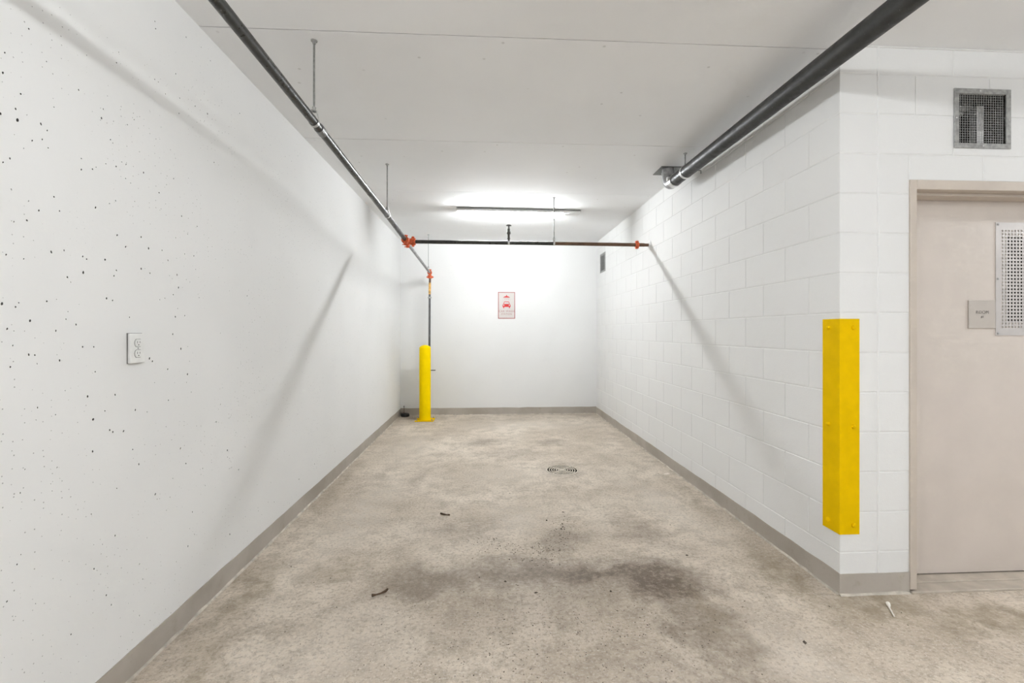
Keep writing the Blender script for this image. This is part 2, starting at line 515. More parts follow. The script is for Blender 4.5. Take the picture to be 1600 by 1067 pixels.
# ------------------------------------------------------------------ ceiling: slab with cast panels between form joints
ceil_o = MB().box(X_FAR_L, X_FAR_R, LANE_Y, YB + 0.2, ZC + 0.006, ZC + 0.25).build('ceiling', 'joint_dark', kind='structure')
ys = [LANE_Y, -1.5, -0.26, 0.98, 2.222, 3.46, 4.70, 5.94, YB + 0.2]
gaps = {2.222: 0.0062, 3.46: 0.0046, 4.70: 0.0016, 5.94: 0.0008, 0.98: 0.004}
for i in range(len(ys) - 1):
    y0 = ys[i] + gaps.get(ys[i], 0.002) / 2
    y1 = ys[i + 1] - gaps.get(ys[i + 1], 0.002) / 2
    MB().box(X_FAR_L, X_FAR_R, y0, y1, ZC + (0.0, 0.0008, 0.0004)[i % 3], ZC + 0.006).build('panel', 'ceiling', ceil_o, origin=(0.5, (y0 + y1) / 2, ZC))

# ------------------------------------------------------------------ left wall: cast concrete with blow holes
LW_END = 0.35
def pit_list():
    px = []
    for x, y, s in [(97, 668, 3.2), (115, 522, 2.0), (87, 605, 2.2), (3, 632, 2.2), (228, 690, 1.8), (564, 657, 2.0), (648, 349, 1.6), (660, 290, 1.2), (865, 160, 1.4),
                    (861, 119, 1.2), (860, 441, 1.5), (977, 410, 1.4), (1153, 632, 1.7), (995, 630, 1.4), (999, 545, 1.3), (614, 776, 1.4), (268, 822, 1.2), (452, 881, 1.3),
                    (452, 942, 1.4), (514, 940, 1.5), (645, 925, 1.6), (16, 405, 2.0), (27, 293, 1.6), (160, 160, 1.6), (965, 993, 1.5), (798, 960, 1.6), (1190, 902, 1.5),
                    (1085, 590, 1.2), (698, 992, 1.4), (574, 607, 1.2), (708, 693, 1.2), (437, 500, 1.4), (235, 775, 1.3), (55, 880, 1.4), (262, 725, 1.2), (17, 902, 1.4),
                    (920, 522, 1.0), (880, 456, 1.1), (1035, 207, 1.1), (1170, 338, 1.0), (1118, 262, 1.0), (1332, 630, 1.1), (677, 900, 1.1), (588, 910, 1.2), (300, 595, 1.1)]:
        px.append((x / 3.5575, y / 3.5575, s))
    for x, y, s in [(398, 65, 1.8), (663, 3, 2.0), (757, 100, 1.8), (588, 188, 2.0), (619, 234, 2.4), (488, 180, 1.8), (524, 228, 2.0), (438, 282, 2.4), (428, 284, 1.8), (347, 335, 2.2),
                    (214, 250, 2.0), (112, 118, 2.2), (444, 443, 1.9), (469, 452, 1.7), (744, 398, 1.8), (1030, 433, 1.8), (65, 479, 2.0), (125, 537, 2.8), (30, 570, 1.6), (8, 465, 2.2),
                    (275, 530, 1.5), (344, 645, 1.7), (391, 645, 1.7), (248, 702, 1.9), (397, 749, 1.8), (365, 852, 2.2), (388, 948, 3.0), (564, 908, 1.8), (515, 996, 2.0), (699, 738, 2.2),
                    (781, 759, 2.0), (623, 693, 2.2), (635, 705, 2.0), (145, 680, 1.8), (120, 678, 2.0), (43, 729, 2.0), (720, 592, 1.6), (754, 653, 1.9), (731, 520, 1.9), (485, 326, 1.8),
                    (475, 349, 1.6), (822, 143, 1.8), (808, 266, 1.6), (901, 958, 1.6), (702, 868, 1.5), (457, 992, 1.9), (470, 1000, 1.7), (437, 912, 1.6), (518, 719, 1.6), (281, 355, 2.0),
                    (361, 280, 1.7), (345, 268, 1.5), (267, 243, 1.5), (225, 20, 1.8), (162, 77, 1.6), (248, 79, 1.6), (195, 455, 2.0), (588, 320, 1.9), (625, 338, 1.7), (738, 345, 1.7),
                    (722, 428, 1.6), (770, 515, 1.6), (540, 522, 1.6), (700, 285, 1.5), (675, 243, 1.4), (770, 258, 1.4), (782, 175, 1.4), (830, 440, 1.4), (317, 552, 1.5), (233, 578, 1.5), (480, 845, 1.8)]:
        px.append((x / 2.6675, 300 + y / 2.6675, s))
    for x, y, s in [(742, 10, 2.6), (529, 2, 1.8), (340, 73, 1.8), (554, 70, 2.0), (415, 209, 2.0), (753, 392, 2.0), (563, 446, 1.8), (137, 548, 1.8), (192, 668, 1.9), (32, 846, 1.7),
                    (583, 290, 1.8), (232, 397, 1.6), (1067, 142, 1.9), (130, 15, 1.9), (312, 6, 1.6), (793, 98, 1.6), (124, 300, 1.4), (240, 183, 1.3), (955, 245, 1.5), (1138, 72, 1.6), (215, 712, 1.3)]:
        px.append((100 + x / 2.907, 700 + y / 2.907, s))
    pts = []
    for x, y, s in px:
        X, Y, Z = onX(x, y, XL)
        pts.append((Y, Z, s * 0.00118 * math.sqrt(Y / 1.6) + 0.0004, 1))
    rnd = random.Random(3)
    tries = 0
    while len(pts) < 1100 and tries < 20000:
        tries += 1
        cy, cz = rnd.uniform(0.6, 7.0), rnd.choice([rnd.uniform(0.2, 1.9), rnd.uniform(0.2, 2.6)])
        for _ in range(rnd.randint(1, 5)):
            pts.append((cy + rnd.gauss(0, 0.05), cz + rnd.gauss(0, 0.05), rnd.uniform(0.0008, 0.0020), 0 if rnd.random() < 0.55 else 1))
    keep = []
    for p in pts:
        if not (LW_END + 0.03 < p[0] < YB - 0.03 and BASE_H + 0.03 < p[1] < ZC - 0.03): continue
        if 1.77 < p[0] < 1.88 and 1.17 < p[1] < 1.34: continue
        if all((p[0] - q[0]) ** 2 + (p[1] - q[1]) ** 2 > (2.6 * (p[2] + q[2])) ** 2 for q in keep):
            keep.append(p)
    return keep
def make_left_wall():
    bm = bmesh.new()
    rect = [(LW_END, 0.0), (YB, 0.0), (YB, ZC), (LW_END, ZC)]
    ov = [bm.verts.new((XL, y, z)) for y, z in rect]
    edges = [bm.edges.new((ov[i], ov[(i + 1) % 4])) for i in range(4)]
    rnd = random.Random(11)
    loops = []
    for (y, z, r, dark) in pit_list():
        n = 7
        ang, st = rnd.uniform(0.9, 2.0), rnd.uniform(1.0, 1.8)
        vs_ = []
        for k in range(n):
            a = 2 * PI * k / n
            rr = r * rnd.uniform(0.8, 1.2)
            u, w = rr * math.cos(a) * st, rr * math.sin(a)
            vs_.append(bm.verts.new((XL, y + u * math.cos(ang) - w * math.sin(ang), z + u * math.sin(ang) + w * math.cos(ang))))
        loops.append((vs_, dark, r))
        edges += [bm.edges.new((vs_[i], vs_[(i + 1) % n])) for i in range(n)]
    bmesh.ops.triangle_fill(bm, use_beauty=True, edges=edges)
    for f in bm.faces:
        f.normal_update()
        if f.normal.x < 0: f.normal_flip()
    for vs_, dark, r in loops:
        dep = min(0.008, r * (2.2 if dark else 0.9))
        low = [bm.verts.new((XL - dep, v.co.y, v.co.z)) for v in vs_]
        n = len(vs_)
        fs = [bm.faces.new((vs_[i], vs_[(i + 1) % n], low[(i + 1) % n], low[i])) for i in range(n)] + [bm.faces.new(low)]
        for f in fs: f.material_index = 1 if dark else 2
    # back, ends
    X2 = XL - 0.2
    bv = [bm.verts.new((X2, y, z)) for y, z in rect]
    bm.faces.new((bv[0], bv[1], bv[2], bv[3]))
    for i in range(4):
        j = (i + 1) % 4
        bm.faces.new((ov[i], ov[j], bv[j], bv[i]))
    me = bpy.data.meshes.new('wall_left')
    bm.to_mesh(me); bm.free()
    for m in ('wall_paint', 'raw_concrete', 'pit_soft'): me.materials.append(M[m])
    o = bpy.data.objects.new('wall_left', me)
    COL.objects.link(o)
    o['kind'] = 'structure'
    WORLD['wall_left'] = (0, 0, 0)
make_left_wall()

# ------------------------------------------------------------------ back wall
MB().box(XL - 0.2, XR + 0.2, YB, YB + 0.2, 0, ZC).build('wall_back', 'back_paint', kind='structure')

# ------------------------------------------------------------------ block walls (right side of the bay, and the face with the door)
VENT = (2.396, 2.655, 2.280, 2.531)           # x0 x1 z0 z1 opening in the door wall
SVENT = (6.70, 6.955, 2.25, 2.483)            # y0 y1 z0 z1 opening in the right wall
DOOR = (2.135, 3.465, 0.0, 2.087)
JOINT, RELIEF, BD = 0.0060, 0.0022, 0.06
FRONT_END = 5.4
MESHES = {}
def split(rect, holes):
    """rect minus holes -> list of rects"""
    out = [rect]
    for hx0, hx1, hz0, hz1 in holes:
        nxt = []
        for a0, a1, b0, b1 in out:
            if hx1 <= a0 or hx0 >= a1 or hz1 <= b0 or hz0 >= b1:
                nxt.append((a0, a1, b0, b1)); continue
            if a0 < hx0: nxt.append((a0, hx0, b0, b1))
            if hx1 < a1: nxt.append((hx1, a1, b0, b1))
            m0, m1 = max(a0, hx0), min(a1, hx1)
            if b0 < hz0: nxt.append((m0, m1, b0, hz0))
            if hz1 < b1: nxt.append((m0, m1, hz1, b1))
        out = nxt
    return [r for r in out if r[1] - r[0] > 0.012 and r[3] - r[2] > 0.012]
def notched(rect, holes):
    """rect minus holes -> list of outlines (a notched block stays one block)"""
    a0, a1, b0, b1 = rect
    for h0, h1, g0, g1 in holes:
        x0, x1, z0, z1 = max(a0, h0), min(a1, h1), max(b0, g0), min(b1, g1)
        if x1 - x0 < 0.001 or z1 - z0 < 0.001:
            continue
        if a1 - a0 < 0.001 or (x0 <= a0 and x1 >= a1) or (z0 <= b0 and z1 >= b1):
            break                                   # a straight cut: plain rectangles
        # mirror so that the hole touches the lower edge, then the left edge if a corner
        lo, le, ri = z0 <= b0, x0 <= a0, x1 >= a1
        if not lo and not z1 >= b1:
            break
        zc_ = z1 if lo else z0
        zb, zt = (b0, b1) if lo else (b1, b0)
        if le: p = [(x1, zb), (a1, zb), (a1, zt), (a0, zt), (a0, zc_), (x1, zc_)]
        elif ri: p = [(a0, zb), (x0, zb), (x0, zc_), (a1, zc_), (a1, zt), (a0, zt)]
        else: p = [(a0, zb), (x0, zb), (x0, zc_), (x1, zc_), (x1, zb), (a1, zb), (a1, zt), (a0, zt)]
        return [p]
    return None
def block_mesh(sx, sy, sz):
    key = (round(sx, 4), round(sy, 4), round(sz, 4))
    if key not in MESHES:
        b = MB().box(-sx / 2, sx / 2, -sy / 2, sy / 2, -sz / 2, sz / 2, 0.0022)
        me = bpy.data.meshes.new('block')
        me.from_pydata(b.v, [], b.f)
        me.materials.append(M['block'])
        MESHES[key] = me
    return MESHES[key]
def place_block(parent, x0, x1, y0, y1, z0, z1):
    o = bpy.data.objects.new('block', block_mesh(x1 - x0, y1 - y0, z1 - z0))
    COL.objects.link(o)
    o.parent = parent
    o.location = ((x0 + x1) / 2, (y0 + y1) / 2, (z0 + z1) / 2)
def lay(parent, rect, holes, along, plane):
    pl = notched(rect, holes)
    if pl:
        for p in pl:
            mid = (sum(q[0] for q in p) / len(p), sum(q[1] for q in p) / len(p))
            o_ = (plane, mid[0], mid[1]) if along == 'Y' else (mid[0], plane, mid[1])
            MB().prism(p, plane, plane + BD, 'YZ' if along == 'Y' else 'XZ').build('block', 'block', parent, origin=o_)
        return
    for a0, a1, b0, b1 in split(rect, holes):
        if along == 'Y': place_block(parent, plane, plane + BD, a0, a1, b0, b1)
        else: place_block(parent, a0, a1, plane, plane + BD, b0, b1)
def courses():
    k = 0
    z0 = 0.0
    while z0 < ZC - 0.02:
        z1 = COURSE0 + COURSE * (k + 1)
        yield k, z0 + (JOINT / 2 if k else 0), min(z1 - JOINT / 2, ZC - 0.001)
        z0 = z1
        k += 1
# mortar bodies set back behind the block faces
def mortar_body(name, along, plane, spans, holes, back):
    mb = MB()
    for a0, a1, b0, b1 in split(spans, holes):
        if along == 'Y': mb.box(plane, back, a0, a1, b0, b1)
        else: mb.box(a0, a1, plane, back, b0, b1)
    return mb.build(name, 'mortar', kind='structure')
wall_r = mortar_body('wall_right', 'Y', XR + RELIEF, (YC + RELIEF, YB, 0, ZC), [SVENT], XR + 0.19)
wall_f = mortar_body('wall_front', 'X', YC + RELIEF, (XR + 0.19, FRONT_END, 0, ZC), [VENT, DOOR], YC + 0.19)
h = JOINT / 2
for k, z0, z1 in courses():
    first = 2.404 if k % 2 else 2.602
    # corner block shows on both faces
    place_block(wall_r, XR, 1.969 - h, YC, first - h, z0, z1)
    y = first
    while y < YB - 0.02:
        y1 = min(y + 0.41, YB)
        lay(wall_r, (y + h, y1 - h, z0, z1), [SVENT], 'Y', XR)
        y = y1
    xs = [1.969] + [2.37 + 0.4 * i if k % 2 else (2.166 if k > 10 else 2.135 - h) + 0.4 * i for i in range(9)]
    xs = [x for x in xs if x < FRONT_END] + [FRONT_END]
    for i in range(len(xs) - 1):
        lay(wall_f, (xs[i] + h, xs[i + 1] - h, z0, z1), [VENT, DOOR], 'X', YC)
# raised sealant bead in the control joint of the front face
MB().tube([(1.969, YC + 0.001, BASE_H), (1.9695, YC + 0.001, 1.2), (1.969, YC + 0.001, ZC - 0.002)], 0.0062, 10).build('sealant_bead', 'block', wall_f, smooth=True)
MB().box(XR - 0.002, FRONT_END, YC - 0.006, YC + 0.002, ZC - 0.008, ZC, 0.002).build('ceiling_sealant', 'mortar', wall_f)
MB().box(XR - 0.004, XR + 0.002, YC - 0.002, YB, ZC - 0.006, ZC, 0.0015).build('ceiling_sealant', 'mortar', wall_r)

# ------------------------------------------------------------------ baseboards (painted upstand with a line of sealant)
def wavy_base(name, p0, p1, nx, ny, top=BASE_H, step=0.12, th=0.004, seed=0):
    """strip along p0->p1, standing th proud in direction (nx,ny), slightly uneven top edge"""
    rnd = random.Random(seed)
    L = math.hypot(p1[0] - p0[0], p1[1] - p0[1])
    n = max(2, int(L / step))
    vs_, fs = [], []
    for i in range(n + 1):
        t = i / n
        x, y = p0[0] + (p1[0] - p0[0]) * t, p0[1] + (p1[1] - p0[1]) * t
        z = top + rnd.gauss(0, 0.0018)
        vs_ += [(x, y, 0), (x + nx * th, y + ny * th, 0), (x + nx * th, y + ny * th, z), (x, y, z)]
    for i in range(n):
        a, b = i * 4, i * 4 + 4
        for j in range(4):
            fs.append((a + j, a + (j + 1) % 4, b + (j + 1) % 4, b + j))
    fs += [(0, 1, 2, 3), (n * 4 + 3, n * 4 + 2, n * 4 + 1, n * 4)]
    o = MB().add(vs_, fs).build(name, 'base', kind='structure')
    vs_, fs = [], []
    n2 = max(3, int(L / 0.06))
    for i in range(n2 + 1):
        t = i / n2
        x, y = p0[0] + (p1[0] - p0[0]) * t, p0[1] + (p1[1] - p0[1]) * t
        w, hh = th + 0.008 + rnd.gauss(0, 0.0016), 0.009 + rnd.gauss(0, 0.002)
        vs_ += [(x + nx * th, y + ny * th, 0), (x + nx * w, y + ny * w, 0), (x + nx * (w - 0.003), y + ny * (w - 0.003), hh * 0.6), (x + nx * th, y + ny * th, hh)]
    for i in range(n2):
        a, b = i * 4, i * 4 + 4
        for j in range(4):
            fs.append((a + j, a + (j + 1) % 4, b + (j + 1) % 4, b + j))
    fs += [(0, 1, 2, 3), (n2 * 4 + 3, n2 * 4 + 2, n2 * 4 + 1, n2 * 4)]
    MB().add(vs_, fs).build('sealant_line', 'caulk', o)
    return o
wavy_base('baseboard_left', (XL, LW_END), (XL, YB), 1, 0, seed=1)
wavy_base('baseboard_back', (XL, YB), (XR, YB), 0, -1, top=0.112, seed=2)
wavy_base('baseboard_right', (XR, YC), (XR, YB), -1, 0, seed=3)
wavy_base('baseboard_front', (XR - 0.004, YC), (DOOR[0] - 0.002, YC), 0, -1, top=0.106, seed=4)

# ------------------------------------------------------------------ door with frame, perforated vent plate and sill
D_Y = YC + 0.13                      # face of the leaf
door = struct('door_1', (DOOR[0], YC, 0))
JW = 0.036
fr = MB()
fr.box(DOOR[0], DOOR[0] + JW, YC - 0.006, YC + 0.19, 0.018, DOOR[3], 0.002)
fr.build('door_jamb', 'frame', door)
MB().box(DOOR[1] - JW, DOOR[1], YC - 0.006, YC + 0.19, 0.018, DOOR[3], 0.002).build('door_jamb', 'frame', door)
MB().box(DOOR[0] + JW, DOOR[1] - JW, YC - 0.006, YC + 0.19, 2.039, DOOR[3], 0.002).build('door_head', 'frame', door)
st = MB().box(DOOR[0] + JW, DOOR[1] - JW, YC + 0.046, D_Y - 0.002, 2.024, 2.039, 0.001)
st.box(DOOR[0] + JW, DOOR[0] + JW + 0.016, YC + 0.046, D_Y - 0.002, 0.02, 2.024, 0.001)
st.box(DOOR[1] - JW - 0.016, DOOR[1] - JW, YC + 0.046, D_Y - 0.002, 0.02, 2.024, 0.001)
st.build('door_stop', 'frame', door)
# perforated plate
PX0, PX1, PZ0, PZ1 = 2.752, 3.085, 1.299, 1.911
PITCH = 0.0186
HOLE_R = 0.0056
LX0, LX1 = DOOR[0] + JW + 0.003, DOOR[1] - JW - 0.003
ncol, nrow = 15, 29
gx0 = (PX0 + PX1) / 2 - (ncol - 1) / 2 * PITCH
gz0 = (PZ0 + PZ1) / 2 - (nrow - 1) / 2 * PITCH
# the leaf, with an opening behind the plate
ox0, ox1 = gx0 + 1.5 * PITCH, gx0 + (ncol - 2.5) * PITCH
oz0, oz1 = gz0 + 1.5 * PITCH, gz0 + (nrow - 2.5) * PITCH
leaf = MB()
for a0, a1, b0, b1 in split((LX0, LX1, 0.022, 2.036), [(ox0, ox1, oz0, oz1)]):
    leaf.box(a0, a1, D_Y, D_Y + 0.044, b0, b1)
leaf_o = leaf.build('door_leaf', 'door', door)
MB().box(ox0 - 0.02, ox1 + 0.02, D_Y + 0.05, D_Y + 0.06, oz0 - 0.02, oz1 + 0.02).build('dark_void_sheet', 'sump', door)  # black sheet in place of the unlit space behind the holes
def perforated():
    mb = MB()
    n = 12
    y0, y1 = D_Y - 0.0032, D_Y - 0.0016
    def cell(cx, cz):
        hp = PITCH / 2
        out = []
        for k in range(n):
            a = 2 * PI * (k + 0.5) / n
            ca, sa = math.cos(a), math.sin(a)
            m = max(abs(ca), abs(sa))
            out.append((cx + hp * ca / m, cz + hp * sa / m))
        # force exact corners so that cells join
        vs_, fs = [], []
        for k in range(n):
            a = 2 * PI * (k + 0.5) / n
            vs_.append((out[k][0], y0, out[k][1]))
        for yy in (y0, y1):
            for k in range(n):
                a = 2 * PI * (k + 0.5) / n
                vs_.append((cx + HOLE_R * math.cos(a), yy, cz + HOLE_R * math.sin(a)))
        for k in range(n):
            j = (k + 1) % n
            fs.append((k, j, n + j, n + k))
            fs.append((n + k, n + j, 2 * n + j, 2 * n + k))
        # corner triangles
        for sx in (-1, 1):
            for sz in (-1, 1):
                ci = len(vs_)
                vs_.append((cx + sx * hp, y0, cz + sz * hp))
                idx = sorted(range(n), key=lambda q: (vs_[q][0] - vs_[ci][0]) ** 2 + (vs_[q][2] - vs_[ci][2]) ** 2)[:2]
                fs.append((idx[0], idx[1], ci))
        mb.add(vs_, fs)
    for i in range(ncol):
        for j in range(nrow):
            cell(gx0 + i * PITCH, gz0 + j * PITCH)
    gx1, gz1 = gx0 + (ncol - 0.5) * PITCH, gz0 + (nrow - 0.5) * PITCH
    for a0, a1, b0, b1 in split((PX0, PX1, PZ0, PZ1), [(gx0 - PITCH / 2, gx1, gz0 - PITCH / 2, gz1)]):
        mb.box(a0, a1, y0, D_Y, b0, b1)
    return mb
pp = perforated().build('perforated_plate', 'plate', door, label='pale steel plate punched with rows of round holes')
for sx in (PX0 + 0.012, PX1 - 0.012):
    for sz in (PZ0 + 0.012, (PZ0 + PZ1) / 2, PZ1 - 0.012):
        MB().lathe([(0.006, 0), (0.0055, 0.002), (0.003, 0.003)], (sx, D_Y - 0.0032, sz), '-Y', 14).build('screw', 'zinc', pp, smooth=True)
MB().box(DOOR[0] + 0.004, DOOR[1] - 0.004, YC - 0.012, YC + 0.30, -0.01, 0.010, 0.004).build('sill', 'sill', door)
MB().box(DOOR[0] + JW, DOOR[1] - JW, YC + 0.062, YC + 0.29, 0.008, 0.0155, 0.003).build('sill_strip', 'sill', door)

# room behind the door wall, so that no light leaks in
bk = MB()
bk.box(XR + 0.19, FRONT_END, YC + 1.4, YC + 1.5, 0, ZC)
bk.build('wall_store', 'mortar', kind='structure')
MB().box(FRONT_END - 0.1, FRONT_END, YC + 0.19, YC + 1.4, 0, ZC).build('wall_store_side', 'mortar', kind='structure')

# ================================================================== THINGS
# ------------------------------------------------------------------ room number sign on the door
rs = thing('room_sign', (2.671, D_Y, 1.337), 'small square taupe room number sign on the beige door', 'sign')
MB().box(2.594, 2.748, D_Y - 0.006, D_Y - 0.0002, 1.337, 1.489, 0.0015).build('plate', 'sign_grey', rs)
def text_part(txt, size, loc, rot, mat, parent, name='lettering', depth=0.0004, spacing=1.0, bold=0.0):
    cu = bpy.data.curves.new(name, 'FONT')
    cu.body = txt
    cu.size = size
    cu.align_x = 'CENTER'; cu.align_y = 'CENTER'
    cu.extrude = depth
    cu.offset = bold
    cu.space_character = spacing
    cu.resolution_u = 3
    tmp = bpy.data.objects.new('tmp_text', cu)
    COL.objects.link(tmp)
    dg = bpy.context.evaluated_depsgraph_get()
    me = bpy.data.meshes.new_from_object(tmp.evaluated_get(dg))
    bpy.data.objects.remove(tmp)
    bpy.data.curves.remove(cu)
    me.name = name
    me.materials.clear()
    me.materials.append(M[mat])
    o = bpy.data.objects.new(name, me)
    COL.objects.link(o)
    o.parent = parent
    o.location = Vector(loc) - Vector(WORLD[parent.name])
    o.rotation_euler = rot
    return o
text_part('ROOM', 0.0235, (2.671, D_Y - 0.0063, 1.4235), (PI / 2, 0, 0), 'ink_grey', rs, spacing=1.12)
text_part('#1', 0.0165, (2.671, D_Y - 0.0063, 1.3985), (PI / 2, 0, 0), 'ink_grey', rs)

# ------------------------------------------------------------------ wall vents
def vent(name, corner, w, hgt, facing, label, extra):
    """corner = lower left of the outer frame on the wall face; facing '-Y' (front wall) or '-X' (right wall)"""
    root = thing(name, corner, label, 'vent', 'square wall vents')
    fw, th = 0.026, 0.006
    cx, cy, cz = corner
    def B(mb, a0, a1, d0, d1, b0, b1, bev=0.0):
        if facing == '-Y': mb.box(cx + a0, cx + a1, cy + d0, cy + d1, cz + b0, cz + b1, bev)
        else: mb.box(cx + d0, cx + d1, cy + a0, cy + a1, cz + b0, cz + b1, bev)
        return mb
    for (a0, a1, b0, b1) in ((0, w, 0, fw), (0, w, hgt - fw, hgt), (0, fw, fw, hgt - fw), (w - fw, w, fw, hgt - fw)):
        B(MB(), a0, a1, -th, -0.0002, b0, b1, 0.0012).build('frame_bar', 'zinc', root)
    pitch = 0.0130
    mb = MB()
    n = int((w - 2 * fw) / pitch)
    for i in range(1, n + 1):
        a = fw + (w - 2 * fw) * i / (n + 1)
        B(mb, a - 0.0006, a + 0.0006, 0.001, 0.0026, fw, hgt - fw)
    n2 = int((hgt - 2 * fw) / pitch)
    for i in range(1, n2 + 1):
        b = fw + (hgt - 2 * fw) * i / (n2 + 1)
        B(mb, fw, w - fw, 0.0026, 0.0042, b - 0.0006, b + 0.0006)
    mb.build('wire_mesh', 'galv', root)
    sl = MB()
    g, D = 0.0015, 0.188
    o0, o1, q0, q1 = 0.024 + g, w - 0.024 - g, 0.026 + g, hgt - 0.026 - g
    B(sl, o0, o0 + 0.001, 0.006, D, q0, q1); B(sl, o1 - 0.001, o1, 0.006, D, q0, q1)
    B(sl, o0, o1, 0.006, D, q0, q0 + 0.001); B(sl, o0, o1, 0.006, D, q1 - 0.001, q1)
    sl.build('sleeve', 'dark_metal', root)  # dark colour puts the vent's inner shade on the sleeve
    B(MB(), o0 - 0.001, o1 + 0.001, 0.188, 0.196, q0 - 0.001, q1 + 0.001).build('dark_backing', 'sump', root)  # black sheet stands in for the unlit room beyond the vent
    for (a, b) in ((0.011, hgt * 0.5), (w * 0.5, 0.012), (w - 0.012, hgt * 0.48), (w * 0.45, hgt - 0.012)):
        if facing == '-Y': MB().lathe([(0.004, 0), (0.0035, 0.002), (0.0015, 0.003)], (cx + a, cy - th, cz + b), '-Y', 10).build('screw', 'steel_bright', root, smooth=True)
        else: MB().lathe([(0.004, 0), (0.0035, 0.002), (0.0015, 0.003)], (cx - th, cy + a, cz + b), '-X', 10).build('screw', 'steel_bright', root, smooth=True)
    if extra:
        # steel framing that can be seen behind the screen
        B(MB(), o0 + 0.002, o1 - 0.06, 0.10, 0.13, q1 - 0.034, q1 - 0.003, 0.002).build('inner_rail', 'galv', root)
        B(MB(), o0 + 0.002, 0.155, 0.09, 0.10, q1 - 0.060, q1 - 0.044, 0.001).build('inner_rail', 'galv', root)
        B(MB(), 0.095, 0.130, 0.14, 0.17, q0 + 0.002, q1 - 0.075, 0.002).build('inner_post', 'galv', root)
        B(MB(), 0.185, 0.222, 0.05, 0.09, q0 + 0.002, q1 - 0.03, 0.002).build('inner_post', 'galv', root)
        B(MB(), 0.182, 0.215, 0.046, 0.05, q0 + 0.02, q0 + 0.085, 0.001).build('inner_tag', 'white_enamel', root)
    else:
        for i in range(3):
            B(MB(), 0.05 + 0.07 * i, 0.085 + 0.07 * i, 0.05, 0.06, q0 + 0.002, q1 - 0.002, 0.001).build('inner_slat', 'galv', root)
    return root
vent('wall_vent', (2.371, YC, 2.253), 0.307, 0.303, '-Y', 'galvanised wire mesh vent high above the beige door', True)
vent('wall_vent', (XR, 6.675, 2.223), 0.305, 0.288, '-X', 'small metal framed vent high on the far end of the block wall', False)

# ------------------------------------------------------------------ yellow corner guard
cg = thing('corner_guard', (XR, YC, 0.305), 'yellow steel angle guard bolted to the block wall corner', 'guard')
t_ = 0.006
L_ = [(XR - t_, YC - t_), (XR + 0.098, YC - t_), (XR + 0.098, YC - 0.0003), (XR - 0.0003, YC - 0.0003), (XR - 0.0003, YC + 0.109), (XR - t_, YC + 0.109)]
MB().prism(L_, 0.305, 1.384, 'XY').build('angle_plate', 'yellow_flat', cg)
for z in (0.352, 0.845, 1.340):
    MB().lathe([(0.0115, 0), (0.0115, 0.003), (0.0095, 0.008), (0.003, 0.011)], (XR - t_, YC + 0.068, z), '-X', 14).build('bolt', 'yellow_flat', cg, smooth=True)
    MB().lathe([(0.0115, 0), (0.0115, 0.003), (0.0095, 0.008), (0.003, 0.011)], (XR + 0.066, YC - t_, z), '-Y', 14).build('bolt', 'yellow_flat', cg, smooth=True)

# ------------------------------------------------------------------ duplex outlet on the left wall
OY, OZ = 1.826, 1.256
ot = thing('wall_outlet', (XL, OY, OZ - 0.057), 'white duplex power outlet on the left concrete wall', 'outlet')
MB().box(XL, XL + 0.002, OY - 0.0375, OY + 0.0372, OZ - 0.0582, OZ + 0.0585).build('shade_outline', 'joint_dark', ot)  # dark sheet painting the shade line round the cover
MB().box(XL + 0.002, XL + 0.014, OY - 0.036, OY + 0.036, OZ - 0.057, OZ + 0.057, 0.0045, seg=3).build('cover', 'outlet', ot, smooth=True)
for sz in (-1, 1):
    cz = OZ + sz * 0.0205
    poly = []
    for k in range(28):
        a = 2 * PI * k / 28
        poly.append((OY + 0.0168 * math.cos(a), cz + max(-0.0135, min(0.0135, 0.0168 * math.sin(a)))))
    MB().prism([(OY + (p[0] - OY) * 1.14, cz + (p[1] - cz) * 1.14) for p in poly], XL + 0.0138, XL + 0.0143, 'YZ').build('socket_gap', 'pit_soft', ot)
    sk = MB().prism(poly, XL + 0.0140, XL + 0.0165, 'YZ').build('socket', 'outlet', ot)
    for dy, hh in ((-0.0062, 0.0046), (0.0062, 0.0036)):
        MB().box(XL + 0.0162, XL + 0.01675, OY + dy - 0.0011, OY + dy + 0.0011, cz + 0.003 - hh, cz + 0.003 + hh).build('slot', 'slot', sk)
    MB().lathe([(0.0024, 0), (0.0024, 0.0006)], (XL + 0.0162, OY, cz - 0.0075), 'X', 12).build('ground_slot', 'slot', sk)
MB().lathe([(0.0032, 0), (0.003, 0.0012), (0.001, 0.0016)], (XL + 0.0138, OY, OZ), 'X', 12).build('screw', 'zinc', ot, smooth=True)

# ------------------------------------------------------------------ sprinkler pipes
MAIN = [(-0.85, LANE_Y, 2.372), (-0.85, 1.484, 2.366), (-0.85, 2.293, 2.356), (-0.85, 3.96, 2.318), (-0.846, 4.846, 2.276)]
TEE = Vector((-0.842, 4.846, 2.268))
DROP_Y = 7.0
ELB = Vector((-0.858, DROP_Y, 2.213))
mp = thing('sprinkler_piping', (-0.85, 2.0, 2.36), 'sprinkler piping with orange couplings along the left wall and across the bay', 'pipe')
MB().tube(MAIN[:-1] + [(-0.846, 4.80, 2.279)], 0.0215, 20).build('main_pipe', 'black_pipe', mp, smooth=True, label='long black pipe beside the left wall')
MB().tube([(-0.85, 2.36, 2.3545), (-0.85, 2.42, 2.353)], 0.0245, 20).build('coupling', 'grey_pipe', mp, smooth=True)

